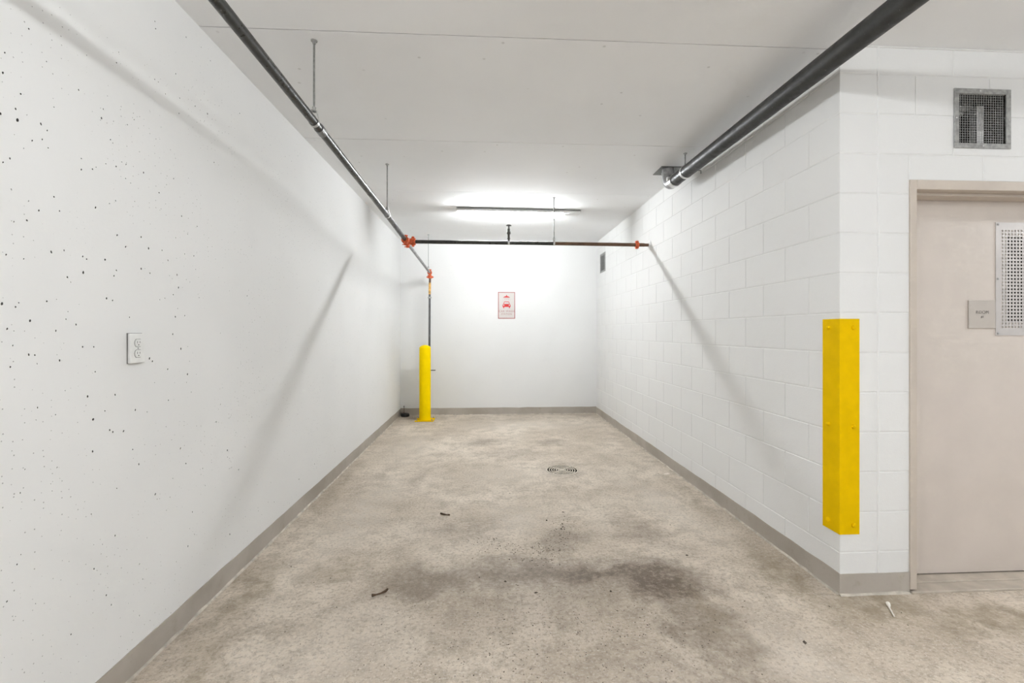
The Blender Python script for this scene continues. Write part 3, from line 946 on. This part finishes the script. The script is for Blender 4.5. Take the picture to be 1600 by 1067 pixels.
def grooved_coupling(name, c, axis, r, parent, mat='orange', half=0.026):
    """two-part housing round the pipe with bolt pads on both sides"""
    c = Vector(c)
    mb = MB()
    mb.lathe([(r + 0.004, -half), (r + 0.016, -half), (r + 0.018, -half * 0.5), (r + 0.015, 0), (r + 0.018, half * 0.5), (r + 0.016, half), (r + 0.004, half)], c, axis, 20)
    side = Vector((0, 0, 1)) if axis in ('X', 'Y') else Vector((1, 0, 0))
    tan = {'X': Vector((0, 1, 0)), 'Y': Vector((1, 0, 0)), 'Z': Vector((0, 1, 0))}[axis]
    for s in (-1, 1):
        p = c + side * s * (r + 0.022)
        ext = Vector((0.013, 0.013, 0.013))
        mb.box(p.x - 0.014, p.x + 0.014, p.y - 0.014, p.y + 0.014, p.z - 0.011, p.z + 0.011, 0.004)
    o = mb.build(name, mat, parent, smooth=True)
    for s in (-1, 1):
        p = c + side * s * (r + 0.024)
        MB().tube([p - tan * 0.030, p + tan * 0.026], 0.0052, 8).build('bolt', mat, o, smooth=True)
        MB().lathe([(0.0095, 0), (0.0095, 0.009), (0.005, 0.011)], p + tan * 0.014, {'X': 'Y', 'Y': 'X', 'Z': 'Y'}[axis], 6).build('nut', mat, o)
    return o
# tee body with three couplings
tee = MB().tube([TEE + Vector((0, -0.075, 0.003)), TEE + Vector((0, 0.075, -0.003))], 0.0285, 18)
tee.tube([TEE, TEE + Vector((0.085, 0, 0))], 0.027, 18)
tee_o = tee.build('tee_fitting', 'orange', mp, smooth=True, label='orange tee fitting with bolted couplings')
grooved_coupling('coupling', TEE + Vector((0, -0.062, 0.003)), 'Y', 0.0215, mp)
grooved_coupling('coupling', TEE + Vector((0, 0.062, -0.002)), 'Y', 0.019, mp)
grooved_coupling('coupling', TEE + Vector((0.070, 0, 0)), 'X', 0.0195, mp)

dp = mp
MB().tube([TEE + Vector((0, 0.07, -0.004)), ELB + Vector((0, -0.055, 0.002))], 0.0175, 18).build('run_pipe', 'grey_pipe', dp, smooth=True, label='grey steel pipe between tee and elbow')
arc = [ELB + Vector((0, -0.055 + 0.055 * math.sin(a), -0.055 + 0.055 * math.cos(a))) for a in [PI / 2 * i / 6 for i in range(7)]]
arc = [ELB + Vector((0, -0.055, 0))] + [Vector((p.x, p.y, p.z)) for p in arc]
MB().tube(arc, 0.024, 16).build('elbow', 'orange', dp, smooth=True, label='orange elbow')
grooved_coupling('coupling', ELB + Vector((0, -0.05, 0)), 'Y', 0.0175, dp, half=0.02)
grooved_coupling('coupling', ELB + Vector((0, 0, -0.062)), 'Z', 0.0165, dp, half=0.02)
MB().tube([ELB + Vector((0, 0, -0.06)), ELB + Vector((-0.003, 0, -0.15))], 0.0165, 14).build('upper_pipe', 'rust_pipe', dp, smooth=True)
MB().tube([ELB + Vector((-0.003, 0, -0.15)), ELB + Vector((-0.006, 0, -0.325))], 0.0185, 14).build('pipe_tag', 'tape', dp, smooth=True, label='yellow tag wrapped round the pipe')
MB().tube([ELB + Vector((-0.006, 0, -0.325)), (-0.872, DROP_Y, 0.0)], 0.0165, 14).build('drop_pipe', 'dark_pipe', dp, smooth=True, label='dark grey pipe dropping behind the yellow bollard')
MB().ring(ELB + Vector((-0.006, 0, -0.375)), 'Z', 0.015, 0.027, 0.012, 16).build('collar', 'zinc', dp, smooth=True)
vl = MB().tube([(-0.872, DROP_Y, 0.73), (-0.775, DROP_Y, 0.73)], 0.0075, 10).build('valve_stub', 'dark_metal', dp, smooth=True)

BR_Y, BR_Z = 4.846, 2.262
bp = mp
MB().tube([(-0.80, BR_Y, 2.267), (0.724, BR_Y, 2.264)], 0.0195, 18).build('branch_pipe', 'black_pipe', bp, smooth=True, label='black pipe crossing the bay')
MB().tube([(0.724, BR_Y, 2.264), (1.71, BR_Y, 2.259)], 0.0185, 18).build('branch_pipe', 'rust_pipe', bp, smooth=True, label='rusty brown end of the crossing pipe')
MB().tube([(1.66, BR_Y, 2.259), (XR, BR_Y, 2.2585)], 0.0165, 18).build('end_nipple', 'rust_pipe', bp, smooth=True)
cpo = MB().lathe([(0.019, -0.018), (0.030, -0.018), (0.032, 0), (0.030, 0.018), (0.019, 0.018)], (1.628, BR_Y, 2.2592), 'X', 18)
cpo.box(1.612, 1.644, BR_Y - 0.016, BR_Y + 0.016, 2.285, 2.302, 0.004).box(1.612, 1.644, BR_Y - 0.016, BR_Y + 0.016, 2.217, 2.234, 0.004)
cpo = cpo.build('coupling', 'orange', bp, smooth=True, label='orange bolted coupling')
for zz in (2.294, 2.225):
    MB().tube([(1.628, BR_Y - 0.034, zz), (1.628, BR_Y + 0.026, zz)], 0.006, 8).build('bolt', 'orange', cpo, smooth=True)
MB().lathe([(0.052, 0), (0.052, 0.003), (0.030, 0.012), (0.022, 0.014)], (XR - 0.0002, BR_Y, 2.2585), '-X', 24).build('wall_flange', 'white_enamel', bp, smooth=True)
# upright sprinkler head
HX, HZ = 0.238, 2.283
sh = MB().ring((HX, BR_Y, BR_Z + 0.003), 'X', 0.0190, 0.0225, 0.010, 20).build('saddle_band', 'galv', bp, smooth=True)
hd = MB().lathe([(0.010, 0), (0.010, 0.022), (0.016, 0.024), (0.016, 0.034), (0.0125, 0.036), (0.0125, 0.072), (0.019, 0.076), (0.021, 0.088), (0.019, 0.104), (0.015, 0.108), (0.015, 0.128), (0.007, 0.132), (0.006, 0.148)], (HX, BR_Y, HZ), 'Z', 12)
hd = hd.build('sprinkler_head', 'dark_metal', bp, smooth=True, label='upright bronze sprinkler head')
for s in (-1, 1):
    MB().tube([(HX + s * 0.012, BR_Y, HZ + 0.128), (HX + s * 0.010, BR_Y, HZ + 0.148), (HX, BR_Y, HZ + 0.162)], 0.0024, 8).build('frame_arm', 'dark_metal', hd, smooth=True)
MB().lathe([(0.004, 0), (0.004, 0.016), (0.026, 0.018), (0.030, 0.013), (0.0305, 0.015), (0.026, 0.0205), (0.003, 0.021)], (HX, BR_Y, HZ + 0.152), 'Z', 16).build('deflector', 'dark_metal', hd, smooth=True)

# ------------------------------------------------------------------ hangers: threaded rod, nut, loop of strap round the pipe
def hanger(x, y, pipe_z, r, label, axis='Y', rod_r=0.0048, z_top=ZC, anchor=True):
    root = thing('pipe_hanger', (x, y, z_top), label, 'hanger', 'rod hangers under the ceiling')
    top = pipe_z + r + 0.034
    MB().tube([(x, y, top - 0.008), (x, y, z_top)], rod_r, 10).build('rod', 'rod', root, smooth=True)
    # teardrop strap
    prof = []
    for k in range(17):
        a = -PI * 0.08 - (PI * 0.84) * k / 16
        prof.append(((r + 0.0012) * math.cos(a), (r + 0.0012) * math.sin(a)))
    loop = [(0.011, r + 0.036)] + [(r + 0.0012, r * 0.15)] + prof + [(-(r + 0.0012), r * 0.15)] + [(-0.011, r + 0.036)]
    w, th = 0.0095, 0.0022
    vs_, fs = [], []
    for (u, v) in loop:
        L = math.hypot(u, v)
        for rr in (0.0, th):
            for ww in (-w, w):
                uu, vv = u * (1 + rr / L), v * (1 + rr / L)
                vs_.append((x + uu, y + ww, pipe_z + vv) if axis == 'Y' else (x + ww, y + uu, pipe_z + vv))
    for i in range(len(loop) - 1):
        a, b = i * 4, i * 4 + 4
        for (p, q) in ((0, 1), (1, 3), (3, 2), (2, 0)):
            fs.append((a + p, a + q, b + q, b + p))
    fs += [(0, 1, 3, 2), tuple(len(vs_) - 4 + i for i in (0, 2, 3, 1))]
    MB().add(vs_, fs).build('strap', 'galv', root, smooth=True)
    MB().lathe([(0.014, -0.003), (0.014, 0.003), (0.0095, 0.004), (0.0095, 0.018), (0.006, 0.02)], (x, y, top - 0.002), 'Z', 12).build('nut', 'zinc', root, smooth=True)
    if anchor:
        MB().lathe([(0.016, 0), (0.015, 0.004), (0.008, 0.005), (0.008, 0.016)], (x, y, z_top), '-Z', 14).build('anchor', 'zinc', root, smooth=True)
    return root
hanger(-0.85, 2.30, 2.356, 0.0215, 'long rod hanger nearest the camera on the left sprinkler pipe')
hanger(-0.85, 3.96, 2.318, 0.0215, 'second rod hanger on the left sprinkler pipe, before the orange tee')
hanger(-0.858, 6.80, 2.219, 0.0175, 'thin rod hanger beside the orange elbow near the back wall', rod_r=0.0034)
hanger(0.724, BR_Y, 2.264, 0.0195, 'rod hanger on the pipe crossing in front of the lit strip light', axis='X', rod_r=0.0055)

# ------------------------------------------------------------------ big drain pipe on the right
BX = 1.60
BP = [(BX, LANE_Y, 2.568), (BX, 1.64, 2.580), (BX, 2.24, 2.588), (BX, 3.42, 2.600), (BX, 3.775, 2.604)]
R_ = 0.0495
dr = thing('drain_pipe', (BX, 2.5, 2.59), 'thick black cast iron drain pipe under the ceiling at right', 'pipe')
MB().tube(BP, R_, 28).build('pipe', 'cast_iron', dr, smooth=True)
el = [(BX, 3.80, 2.604), (BX, 3.84, 2.604)]
for i in range(1, 9):
    a = PI / 2 * i / 8
    el.append((BX, 3.84 + 0.09 * math.sin(a), 2.604 + 0.09 * (1 - math.cos(a))))
el.append((BX, 3.93, ZC - 0.002))
MB().tube(el, 0.0515, 24).build('elbow', 'grey_pipe', dr, smooth=True, label='grey elbow turning up into the ceiling')
MB().lathe([(0.056, -0.010), (0.057, 0), (0.056, 0.010)], (BX, 3.93, 2.712), 'Z', 24).build('hub', 'grey_pipe', dr, smooth=True)
def band(y, z, half, mat, r=0.0535):
    return MB().ring((BX, y, z), 'Y', R_ - 0.0005, r, half, 28).build('clamp_band', mat, dr, smooth=True)
b1 = band(3.790, 2.604, 0.028, 'steel_bright', 0.0545)
MB().box(BX - 0.068, BX - 0.050, 3.775, 3.805, 2.602, 2.634, 0.003).build('clamp_screw', 'steel_bright', b1)
MB().box(1.520, 1.735, 3.875, 4.085, ZC - 0.006, ZC - 0.0005, 0.001).build('ceiling_plate', 'dark_metal', dr, label='dark square plate round the pipe at the ceiling')
# its hanger
hg = thing('pipe_hanger', (BX, 3.585, ZC), 'rod hanger clamped round the thick drain pipe near its elbow', 'hanger', 'rod hangers under the ceiling')
MB().tube([(BX, 3.585, 2.652), (BX, 3.585, ZC)], 0.0052, 10).build('rod', 'rod', hg, smooth=True)
MB().ring((BX, 3.570, 2.602), 'Y', R_ + 0.0004, R_ + 0.0040, 0.013, 28).build('strap', 'steel_bright', hg, smooth=True)
MB().lathe([(0.012, 0), (0.012, 0.010), (0.006, 0.014)], (BX, 3.585, 2.653), 'Z', 12).build('nut', 'zinc', hg, smooth=True)
MB().lathe([(0.016, 0), (0.015, 0.004), (0.008, 0.005), (0.008, 0.014)], (BX, 3.585, ZC), '-Z', 14).build('anchor', 'zinc', hg, smooth=True)
MB().tube([(BX + 0.046, 3.47, 2.582), (BX + 0.075, 3.47, 2.577), (BX + 0.075, 3.47, 2.556)], 0.0055, 8).build('clamp_bolt', 'rod', hg, smooth=True)

# ------------------------------------------------------------------ strip lights
def strip_light(loc, rot, lens, lens_mat, total, label, group=None, bare=False):
    """loc: centre of the fixture at the ceiling line; along local X; lens=(x0,x1)"""
    root = thing('strip_light', (0, 0, 0), label, 'ceiling light', group)
    x0, x1 = total
    MB().box(x0, x1, -0.078, 0.078, -0.030, 0.0, 0.002).build('housing', 'white_enamel', root)
    MB().box(x0 - 0.001, x1 + 0.001, -0.084, 0.084, -0.0055, 0.001, 0.001).build('shaded_top_edge', 'rod', root)  # dark colour paints in the shade on the fixture's backlit edge
    n = 12
    prof = [(0.021 * math.cos(2 * PI * k / 16), -0.056 + 0.023 * math.sin(2 * PI * k / 16)) for k in range(16)]
    if bare:             # round tube hanging free below the housing
        prof = [(0.030 * math.cos(2 * PI * k / 16), -0.075 + 0.030 * math.sin(2 * PI * k / 16)) for k in range(16)]
    MB().prism(prof, lens[0], lens[1], 'YZ').build('diffuser', lens_mat, root, smooth=True)
    for (ex) in ((lens[0] - 0.008, lens[0]), (lens[1], lens[1] + 0.008)):
        pr = [(-0.022, -0.081), (0.022, -0.081), (0.026, -0.03), (-0.026, -0.03)]
        if bare: pr = [(-0.03, -0.11), (0.03, -0.11), (0.03, -0.03), (-0.03, -0.03)]
        MB().prism(pr, ex[0], ex[1], 'YZ').build('end_cap', 'white_enamel', root)
    for sx in (x1 - 0.06, x1 - 0.03):
        MB().lathe([(0.004, 0), (0.003, 0.003)], (sx, -0.055, -0.018), '-Y', 10).build('screw', 'zinc', root)
    root.location = loc
    root.rotation_euler = (0, 0, rot)
    return root
strip_light((0.0, 5.37, 2.750), math.radians(1.5), (-0.325, 0.92), 'bay_lens', (-0.345, 1.11), 'lit white strip light under the ceiling at the end of the bay')
strip_light((0.6, 0.2, 2.685), PI / 2, (-0.6, 0.6), 'key_lens', (-0.65, 0.65), 'lit strip light over the lane, above and behind the viewpoint', bare=True)
strip_light((4.3, 1.88, 2.40), 0.0, (-0.6, 0.6), 'lane_lens', (-0.65, 0.65), 'lit strip light over the lane in front of the door', bare=True)
strip_light((0.9, -1.9, 2.40), 0.0, (-0.6, 0.6), 'fill_lens', (-0.65, 0.65), 'added fill strip light hung low over the lane, unseen behind the viewpoint', bare=True)  # added lamp, no known fixture; brightens the ceiling and walls
strip_light((-2.6, -1.6, 2.742), 0.0, (-0.6, 0.6), 'lane_lens', (-0.65, 0.65), 'lit strip light over the lane, left of the bay', bare=True)
for nm in ('strip_light.001', 'strip_light.002', 'strip_light.003'):
    for sx in (-0.5, 0.5):
        MB().tube([(sx, 0, 0), (sx, 0, ZC - bpy.data.objects[nm].location.z)], 0.004, 8).build('suspension_rod', 'rod', bpy.data.objects[nm])

# ------------------------------------------------------------------ bollard
BXp, BYp = -0.911, 6.83
bo = thing('bollard', (BXp, BYp, 0), 'round yellow steel bollard on a base plate in the back left corner', 'bollard')
MB().box(BXp - 0.135, BXp + 0.135, BYp - 0.115, BYp + 0.135, 0.0, 0.014, 0.003).build('base_plate', 'yellow_flat', bo)
pr = [(0.084, 0.012), (0.084, 1.075)]
for i in range(1, 8):
    a = PI / 2 * i / 7
    pr.append((0.084 * math.cos(a) if i < 7 else 0.002, 1.075 + 0.045 * math.sin(a)))
MB().lathe(pr, (BXp, BYp, 0), 'Z', 36).build('post', 'yellow', bo, smooth=True)
for sx in (-1, 1):
    for sy in (-0.09, 0.11):
        MB().lathe([(0.011, 0), (0.011, 0.010), (0.006, 0.012), (0.006, 0.02)], (BXp + sx * 0.112, BYp + sy, 0.013), 'Z', 6).build('anchor_bolt', 'zinc', bo)

# ------------------------------------------------------------------ black disc with pin in the back corner
bd = thing('rubber_base', (-1.262, 7.16, 0), 'black rubber disc with a thin pin in the back left corner', 'rubber disc')
MB().lathe([(0.060, 0), (0.066, 0.008), (0.066, 0.034), (0.058, 0.046), (0.02, 0.048)], (-1.262, 7.16, 0), 'Z', 28).build('disc', 'rubber', bd, smooth=True)
MB().tube([(-1.280, 7.165, 0.045), (-1.281, 7.165, 0.150)], 0.004, 8).build('pin', 'rust_pipe', bd, smooth=True)
MB().lathe([(0.007, 0), (0.007, 0.02)], (-1.281, 7.165, 0.145), 'Z', 10).build('pin_tip', 'dark_metal', bd)

# ------------------------------------------------------------------ car wash sign
SX0, SX1, SZ0, SZ1 = 0.183, 0.459, 1.524, 1.952
SC = (SX0 + SX1) / 2
cs = thing('car_wash_sign', (SC, YB, SZ0), 'white car wash station sign with red border on the back wall', 'sign')
MB().box(SX0, SX1, YB - 0.005, YB - 0.0003, SZ0, SZ1, 0.001).build('panel', 'sign_white', cs)
fy0, fy1 = YB - 0.0062, YB - 0.0048
bw = 0.011
bd_ = MB()
for r in ((SX0 + 0.003, SX1 - 0.003, SZ0 + 0.003, SZ0 + 0.003 + bw), (SX0 + 0.003, SX1 - 0.003, SZ1 - 0.003 - bw, SZ1 - 0.003), (SX0 + 0.003, SX0 + 0.003 + bw, SZ0 + 0.003 + bw, SZ1 - 0.003 - bw), (SX1 - 0.003 - bw, SX1 - 0.003, SZ0 + 0.003 + bw, SZ1 - 0.003 - bw)):
    bd_.box(r[0], r[1], fy0, fy1, r[2], r[3])
bd_.build('border', 'red_pale', cs)
PXM = 0.276 / 28.0       # metres per image pixel on the sign
def sg(pts):             # (x right of centre, z above sign centre) in px
    return [(SC + x * PXM, (SZ0 + SZ1) / 2 + z * PXM) for x, z in pts]
# overhead shower
sp = MB()
arc_ = [(-5.4, 12.6), (-5.2, 13.2), (-3.6, 14.2), (-1.4, 15.0), (-0.5, 15.4), (-0.45, 17.0), (0.45, 17.0), (0.5, 15.4), (1.4, 15.0), (3.6, 14.2), (5.2, 13.2), (5.4, 12.6)]
sp.prism(sg(arc_), fy0, fy1)
sp.build('shower_symbol', 'red', cs)
dr_ = MB()
for x, z in ((-3.8, 11.2), (-1.3, 11.4), (1.3, 11.4), (3.8, 11.2), (0, 10.0), (-2.6, 9.8), (2.6, 9.8)):
    dr_.prism(sg([(x - 0.3, z - 0.5), (x + 0.3, z - 0.5), (x + 0.18, z + 0.5), (x - 0.18, z + 0.5)]), fy0, fy1)
dr_.build('water_drops', 'red_pale', cs)
# car seen from the front
car = MB()
car.prism(sg([(-6.6, -0.8), (-6.3, 1.2), (-5.2, 2.2), (5.2, 2.2), (6.3, 1.2), (6.6, -0.8), (6.6, -2.0), (6.2, -2.6), (-6.2, -2.6), (-6.6, -2.0)]), fy0, fy1)
car.prism(sg([(-5.2, 2.2), (-4.2, 2.2), (-3.3, 5.4), (-3.9, 5.9)]), fy0, fy1)
car.prism(sg([(5.2, 2.2), (4.2, 2.2), (3.3, 5.4), (3.9, 5.9)][::-1]), fy0, fy1)
car.prism(sg([(-3.9, 5.9), (-3.3, 5.4), (3.3, 5.4), (3.9, 5.9), (3.2, 6.3), (-3.2, 6.3)][::-1]), fy0, fy1)
car.prism(sg([(-5.4, -4.6), (-3.9, -4.6), (-3.8, -2.6), (-5.5, -2.6)]), fy0, fy1)
car.prism(sg([(5.4, -4.6), (3.9, -4.6), (3.8, -2.6), (5.5, -2.6)][::-1]), fy0, fy1)
car.build('car_symbol', 'red', cs)
for s in (-1, 1):
    c = sg([(s * 4.5, 0.3)])[0]
    MB().lathe([(0.0105, 0), (0.0105, 0.0008)], (c[0], fy0 + 0.0003, c[1]), '-Y', 16).build('headlight', 'sign_white', cs)
zc = (SZ0 + SZ1) / 2
text_part('CAR WASH', 0.047, (SC, fy0 + 0.0006, zc - 9.6 * PXM), (PI / 2, 0, 0), 'red_text', cs, spacing=1.05)
text_part('STATION', 0.040, (SC, fy0 + 0.0006, zc - 14.2 * PXM), (PI / 2, 0, 0), 'red_text', cs, spacing=1.05)

# ------------------------------------------------------------------ floor drain
fd = thing('floor_drain', (DRAIN[0], DRAIN[1], 0), 'round cast floor drain grate with curved slots', 'drain')
sm = MB().lathe([(0.1545, -0.058), (0.1545, -0.052)], (*DRAIN, 0), 'Z', 32)
sm.ring((*DRAIN, -0.034), 'Z', 0.1520, 0.1548, 0.020, 40)
sm.build('sump', 'sump', fd)
gm = MB()
GZ, GH = -0.004, 0.004
gm.ring((*DRAIN, GZ), 'Z', 0.142, 0.1535, GH, 40)
def arc_bar(r0, r1, a0, a1, n=10):
    vs_, fs = [], []
    for i in range(n + 1):
        a = a0 + (a1 - a0) * i / n
        for r in (r0, r1):
            for z in (GZ - GH, GZ + GH * 0.9):
                vs_.append((DRAIN[0] + r * math.cos(a), DRAIN[1] + r * math.sin(a), z))
    for i in range(n):
        a, b = i * 4, i * 4 + 4
        for p, q in ((0, 1), (1, 3), (3, 2), (2, 0)):
            fs.append((a + p, a + q, b + q, b + p))
    fs += [(0, 1, 3, 2), tuple(n * 4 + i for i in (0, 2, 3, 1))]
    gm.add(vs_, fs)
for q in range(4):
    a0, a1 = PI / 4 + q * PI / 2, PI / 4 + (q + 1) * PI / 2
    for r in (0.123, 0.101, 0.079, 0.057, 0.035):
        arc_bar(r - 0.0040, r + 0.0040, a0, a1)
for q in range(4):
    a = PI / 4 + q * PI / 2
    gm.box(-0.064 + DRAIN[0] + 0.0825 * math.cos(a), 0.064 + DRAIN[0] + 0.0825 * math.cos(a), DRAIN[1] + 0.0825 * math.sin(a) - 0.006, DRAIN[1] + 0.0825 * math.sin(a) + 0.006, GZ - GH, GZ + GH + 0.0015, 0.001, rot=Matrix.Rotation(a, 4, 'Z'))
gm.lathe([(0.024, GZ - GH), (0.024, GZ + GH), (0.01, GZ + GH + 0.001)], (*DRAIN, 0), 'Z', 20)
gm.build('grate', 'grate', fd)

# ------------------------------------------------------------------ litter on the floor
tw = MB().tube([(-0.566, 2.292, 0.012), (-0.548, 2.303, 0.009), (-0.528, 2.312, 0.010), (-0.508, 2.326, 0.012), (-0.500, 2.340, 0.015)], [0.0085, 0.0035, 0.0042, 0.0065, 0.005], 8).build('twig', 'twig', smooth=True)
tag(tw, 'short dark brown twig lying on the floor left of centre', 'twig')
tw2 = MB().tube([(-0.330, 3.312, 0.007), (-0.305, 3.292, 0.008), (-0.283, 3.286, 0.006), (-0.262, 3.284, 0.006)], [0.007, 0.006, 0.0035, 0.006], 8).build('twig', 'twig', smooth=True)
tag(tw2, 'tiny curled brown leaf stem on the floor in mid bay', 'twig')
sk = thing('plastic_stick', (1.925, 2.078, 0), 'white plastic stick with a knob on the floor before the wall end', 'stick')
MB().tube([(1.922, 2.072, 0.005), (1.882, 2.000, 0.004)], [0.0042, 0.0030], 8).build('shaft', 'stick', sk, smooth=True)
MB().tube([(1.938, 2.096, 0.006), (1.934, 2.090, 0.009), (1.926, 2.078, 0.009), (1.920, 2.068, 0.005)], [0.003, 0.009, 0.009, 0.004], 10).build('knob', 'stick', sk, smooth=True)
pc = MB().box(1.640, 1.690, 4.10, 4.135, 0.0005, 0.006, 0.001, rot=Matrix.Rotation(0.3, 4, 'Z')).build('paper_scrap', 'paper')
tag(pc, 'small pale scrap of paper beside the right baseboard', 'paper scrap')
# crumbs of dirt: uncountable, one object
cr = MB()
rnd = random.Random(5)
def crumb(x, y, s):
    if x < XL + 0.05 or y < 0.9 or (x > XR - 0.05 and y > YC - 0.05): return
    a = rnd.uniform(0, PI)
    st_ = rnd.uniform(1, 2.2)
    vs_ = []
    for k in range(4):
        t = a + PI / 2 * k
        L = s * (st_ if k % 2 else 1)
        vs_.append((x + L * math.cos(t), y + L * math.sin(t), 0.0004))
    vs_.append((x, y, s * rnd.uniform(0.7, 1.3)))
    cr.add(vs_, [(0, 1, 4), (1, 2, 4), (2, 3, 4), (3, 0, 4), (3, 2, 1, 0)])
for i in range(330):        # V of washed-out grit
    t = rnd.random()
    if rnd.random() < 0.6: x, y = 0.30 + 0.28 * t, 2.62 + 0.50 * t
    else: x, y = 0.36 - 0.42 * t, 2.66 + 0.22 * t
    crumb(x + rnd.gauss(0, 0.05), y + rnd.gauss(0, 0.07), rnd.uniform(0.0012, 0.0036))
for i in range(420):
    crumb(rnd.gauss(0.55, 0.45), rnd.gauss(2.05, 0.30), rnd.uniform(0.0010, 0.0030))
for i in range(260):
    crumb(rnd.gauss(0.0, 0.45), rnd.gauss(1.8, 0.3), rnd.uniform(0.0010, 0.0026))
for i in range(160):
    crumb(rnd.uniform(-1.25, 2.8), rnd.uniform(1.2, 6.5), rnd.uniform(0.0012, 0.0035))
for x, y, s in ((0.50, 3.02, 0.008), (0.42, 3.16, 0.007), (0.52, 3.10, 0.005), (0.56, 3.30, 0.006), (1.18, 2.62, 0.006), (1.35, 1.86, 0.008), (0.10, 2.40, 0.005), (2.9, 1.95, 0.008), (0.63, 2.28, 0.006), (0.25, 2.29, 0.006)):
    crumb(x, y, s)
co = cr.build('dirt_crumbs', 'dirt', kind='stuff')
tag(co, 'dark grit and crumbs of dirt scattered over the stained floor', 'dirt', kind='stuff')
